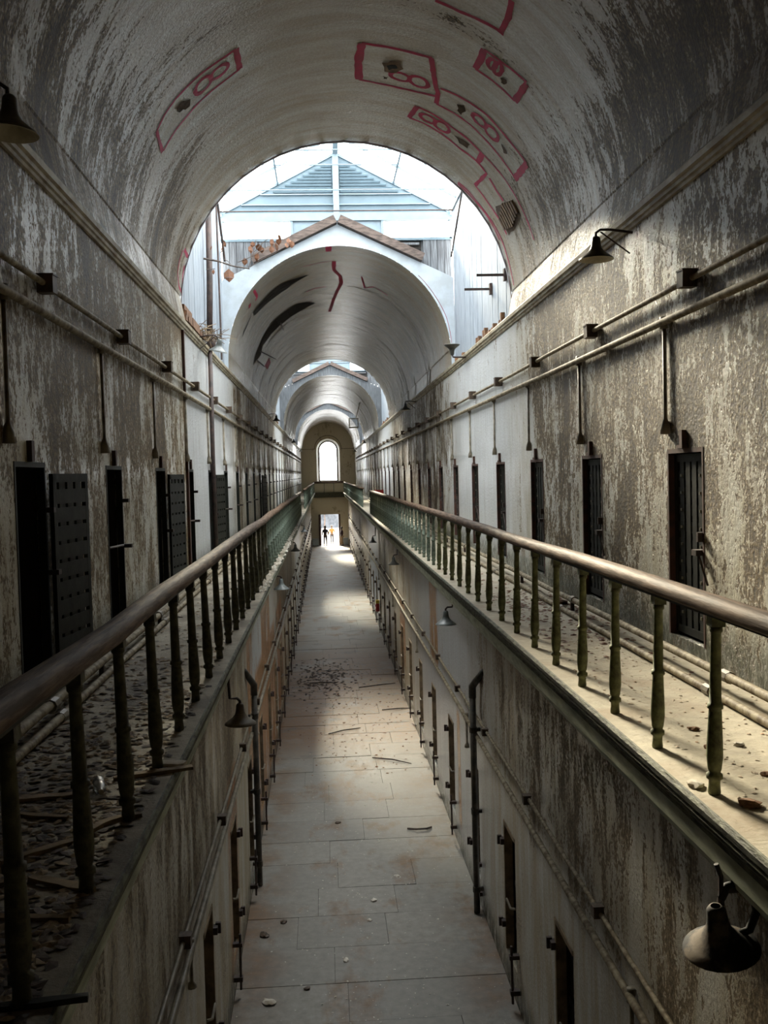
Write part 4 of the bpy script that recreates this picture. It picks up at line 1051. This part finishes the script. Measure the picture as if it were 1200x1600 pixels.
# ------------------------------------------------------------ debris
def chunk_mesh(r, seed):
    rnd = random.Random(seed); bm = bmesh.new(); bmesh.ops.create_icosphere(bm, subdivisions=2, radius=r)
    for v in bm.verts: v.co *= rnd.uniform(.7, 1.2); v.co.z *= .5; v.co.x *= 1.3
    me = bpy.data.meshes.new('chunk'); bm.to_mesh(me); bm.free(); return me
def put(name, me, mat, loc, label, cat, group, s=1.0, rz=None):
    if not me.materials: me.materials.append(mat)
    o = bpy.data.objects.new(name, me); COL.objects.link(o); o.location = loc; o.scale = (s, s, s); o.rotation_euler = (0, 0, random.uniform(0, 6) if rz is None else rz)
    return tag(o, label, cat, group)
def plank_mesh(L, w, h, seed, bend=0.):
    rnd = random.Random(seed); mb = MB(); n = 6; mb.v = []
    for k in range(n+1):
        t = k/n-.5; ww = w*(1-.35*abs(t)*2*rnd.uniform(.4, 1.2))/2; c = bend*math.sin(k/n*PI)
        for (x, z) in ((-ww, 0), (ww, 0), (ww*.8, h), (-ww*.8, h*rnd.uniform(.7, 1))): mb.v.append((t*L, x+c, z))
    for k in range(n):
        for j in range(4): a = k*4+j; b_ = k*4+(j+1) % 4; mb.f.append((a, b_, b_+4, a+4)); mb.uv.append(None); mb.mi.append(0)
    mb.f += [(3, 2, 1, 0), (n*4, n*4+1, n*4+2, n*4+3)]; mb.uv += [None]*2; mb.mi += [0]*2
    o = mb.build('plank', []); me = o.data; bpy.data.objects.remove(o); return me
GZ = GF+.002
sticks = [(-1.44, 3.12, .3, .035, .12, 'dark charred stick jutting over the edge of the darker gallery', 'iron'),
          (-1.62, 4.05, .34, .06, -.5, 'short pale split board beside the second near baluster', 'wood'),
          (-1.80, 4.45, .42, .05, .7, 'long splinter of wood slanting behind the near balusters', 'wood'),
          (-1.70, 3.75, .4, .035, -.15, 'thin lath lying across the dark litter', 'wood'),
          (-2.0, 5.2, .4, .06, .1, 'weathered wood strip left of the plastic bottle', 'wood'),
          (-1.50, 5.55, .45, .055, .35, 'pale wood strip running to the fourth baluster foot', 'wood'),
          (-1.55, 4.75, .3, .05, .8, 'curved bark strip near the third baluster foot', 'wood'),
          (-1.43, 5.72, .18, .09, -.2, 'flat pale board piece at the gallery edge beside a baluster', 'chunk'),
          (-1.95, 4.9, .3, .04, -.3, 'short dark lath in the litter by the wall pipe', 'wood'),
          (-2.05, 4.0, .45, .05, .5, 'long grey lath against the near wall litter', 'wood')]
for i, (x, y, L_, w, rz, lb, mt) in enumerate(sticks):
    put('wood_scrap', plank_mesh(L_, w, .022, i, .05 if i == 6 else .0), M[mt], (x, y, GZ), lb, 'wood scrap', 'wood scraps on the darker gallery', rz=rz)
# plastic bottle, lying down
p = tag(empty('plastic_bottle', (-1.77, 5.36, GF+.035), .3), 'clear ribbed plastic bottle lying in the dark litter', 'bottle')
mb = MB(); mb.lathe([(.0, 0), (.03, 0), (.033, .01), (.033, .03), (.030, .035), (.033, .04), (.033, .06), (.030, .065), (.033, .07), (.033, .11), (.03, .14), (.014, .17), (.013, .19)], 14)
o = mb.build('bottle_body', M['plastic'], p, True); o.rotation_euler = (PI/2-.0, 0, 0)
mb = MB(); mb.lathe([(.0, .2), (.015, .2), (.015, .185)], 12); o = mb.build('bottle_cap', M['chunk'], p); o.rotation_euler = (PI/2, 0, 0)
ch = [(1.45, 4.93, .045, 'cream plaster slab lying by the nearest baluster foot', 'chunk'), (1.60, 4.60, .05, 'flat orange brick shard at the gallery edge', 'brick'),
      (1.99, 5.61, .03, 'cream plaster flake in the middle of the brighter gallery', 'chunk'), (1.86, 6.0, .03, 'rust-brown chip near the second baluster from the near end', 'brick'),
      (1.80, 5.6, .028, 'small dark brick crumb left of the cream flake', 'brick'), (2.1, 5.3, .03, 'curled tan chip toward the wall pipes', 'chip'), (1.9, 5.05, .028, 'brown chip behind the nearest baluster', 'brick'),
      (2.15, 4.85, .03, 'orange chip at the frame edge of the brighter gallery', 'brick'), (2.45, 11.9, .09, 'broken brick leaning at the wall foot under the third door', 'brick')]
for i, (x, y, r, lb, mt) in enumerate(ch): put('debris_chunk', chunk_mesh(r, i), M[mt], (x, y, GZ+r*.2), lb, 'debris', 'broken bits on the brighter gallery')
gr_ = [(-1.58, 14.5, .07, 'dark stone by the foot of the black downpipe', 'box'), (-.39, 19.1, .05, 'small dark stone alone in the middle of the slabs', 'box'), (-1.40, 12.6, .07, 'pale plaster lump on the near slabs', 'chunk'), (-1.3, 14.9, .05, 'brown lump in the rust stain', 'box'),
       (.15, 15.5, .05, 'white crumb near the slab middle', 'chunk'), (-.35, 13.6, .045, 'pale flake in the rusty streak', 'chunk'), (.6, 16.4, .045, 'white flake nearer the bright side slabs', 'chunk'), (-.9, 12.9, .04, 'brown nub on the near slabs', 'box'), (.05, 14.8, .04, 'tiny white crumb between two slabs', 'chunk')]
for i, (x, y, r, lb, mt) in enumerate(gr_): put('floor_chunk', chunk_mesh(r, 50+i), M[mt], (x, y, r*.25), lb, 'debris', 'lumps on the corridor floor')
p = tag(empty('fallen_twig', (1.2, 18.5, .01)), 'forked twig lying in the open slab joint', 'twig'); MB().tube([(-.22, .1, 0), (-.05, -.03, .03), (.15, 0, .02), (.25, .1, .01)], .02, 5).build('stem', M['twig'], p)
for i, (x, y, L_, rz, lb) in enumerate([(.98, 23.1, 1.1, -.6, 'long straight stick on the grey floor toward the bright wall'), (-.1, 26.0, 1.0, .5, 'thin branch across the floor where the dirt begins'), (1.1, 31.5, 1.3, .35, 'branch near the bright wall on the brown dirt'), (1.5, 28.2, .9, .1, 'stick against the foot of the bright wall'), (-.7, 32.2, .9, -.1, 'twig in the dark heap by the darker wall')]):
    p = tag(empty('fallen_stick', (x, y, .02), rz), lb, 'stick', 'sticks on the corridor floor'); MB().tube([(-L_/2, 0, 0), (0, random.uniform(-.06, .06), .015), (L_/2, 0, 0)], [.014, .018, .01], 5).build('stem', M['twig'], p)
# fine litter nobody could count
def litter(name, n, gen, mat, label, size, thick=.25):
    mb = MB()
    for k in range(n):
        x, y, z = gen(); s = size*random.uniform(.4, 1.4); a = random.uniform(0, 6.3); r = Matrix.Rotation(a, 3, 'Z') @ Matrix.Rotation(random.uniform(-.35, .35), 3, 'X')
        P = [r @ Vector((s*c*random.uniform(.7, 1.2), s*d*random.uniform(.5, 1.), 0)) for c, d in ((-1, -.6), (.2, -1), (1, 0), (.3, .8), (-.8, .6))]
        c0 = Vector((x, y, z+s*.1)); top = c0+Vector((0, 0, s*thick)); i = len(mb.v)
        mb.v += [tuple(c0+p) for p in P]+[tuple(top)]
        for j in range(5): mb.f.append((i+j, i+(j+1) % 5, i+5)); mb.uv.append(None); mb.mi.append(0)
    o = mb.build(name, mat); return tag(o, label, 'litter', kind='stuff')
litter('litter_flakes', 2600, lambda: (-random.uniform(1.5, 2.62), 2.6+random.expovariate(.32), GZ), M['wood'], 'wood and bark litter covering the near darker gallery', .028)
litter('litter_flakes', 2600, lambda: (-random.uniform(1.46, 2.62), 2.5+random.expovariate(.55), GZ), M['twig'], 'dark mulch added to darken the nearest part of the darker gallery', .03, .12)  # flakes added over the debris to paint the near corner dark
litter('litter_flakes', 900, lambda: (-random.uniform(1.5, 2.62), random.uniform(3, 30), GZ), M['chunk'], 'pale plaster flakes along the darker gallery', .014)
litter('litter_flakes', 1300, lambda: (random.uniform(1.55, 2.62), 3.5+random.expovariate(.12), GZ), M['chip'], 'tan paint chips along the brighter gallery', .014)
litter('litter_flakes', 500, lambda: (random.uniform(1.7, 2.6), random.gauss(11.5, 1.6), GZ), M['leaf'], 'brown leaf litter heaped midway on the brighter gallery', .03)
litter('litter_flakes', 700, lambda: (-random.uniform(1.35, 1.9), random.uniform(14, 32), GZ), M['chunk'], 'rubble along the edge of the darker gallery', .035, .8)
litter('litter_crumbs', 500, lambda: (max(-1.8, min(1.8, random.gauss(.1, .8))), random.uniform(11.5, 24), .004), M['chunk'], 'white plaster crumbs scattered on the slabs', .016)
litter('litter_leaves', 420, lambda: (max(-1.8, min(1.8, random.gauss(-.7, .6))), random.gauss(33, 1.6), .004), M['twig'], 'dark leaf litter heaped where the floor turns brown', .06)
litter('litter_leaves', 420, lambda: (max(-1.8, min(1.8, random.gauss(.3, .9))), random.uniform(22, 34), .004), M['leaf'], 'scattered brown leaves along the corridor floor', .03)
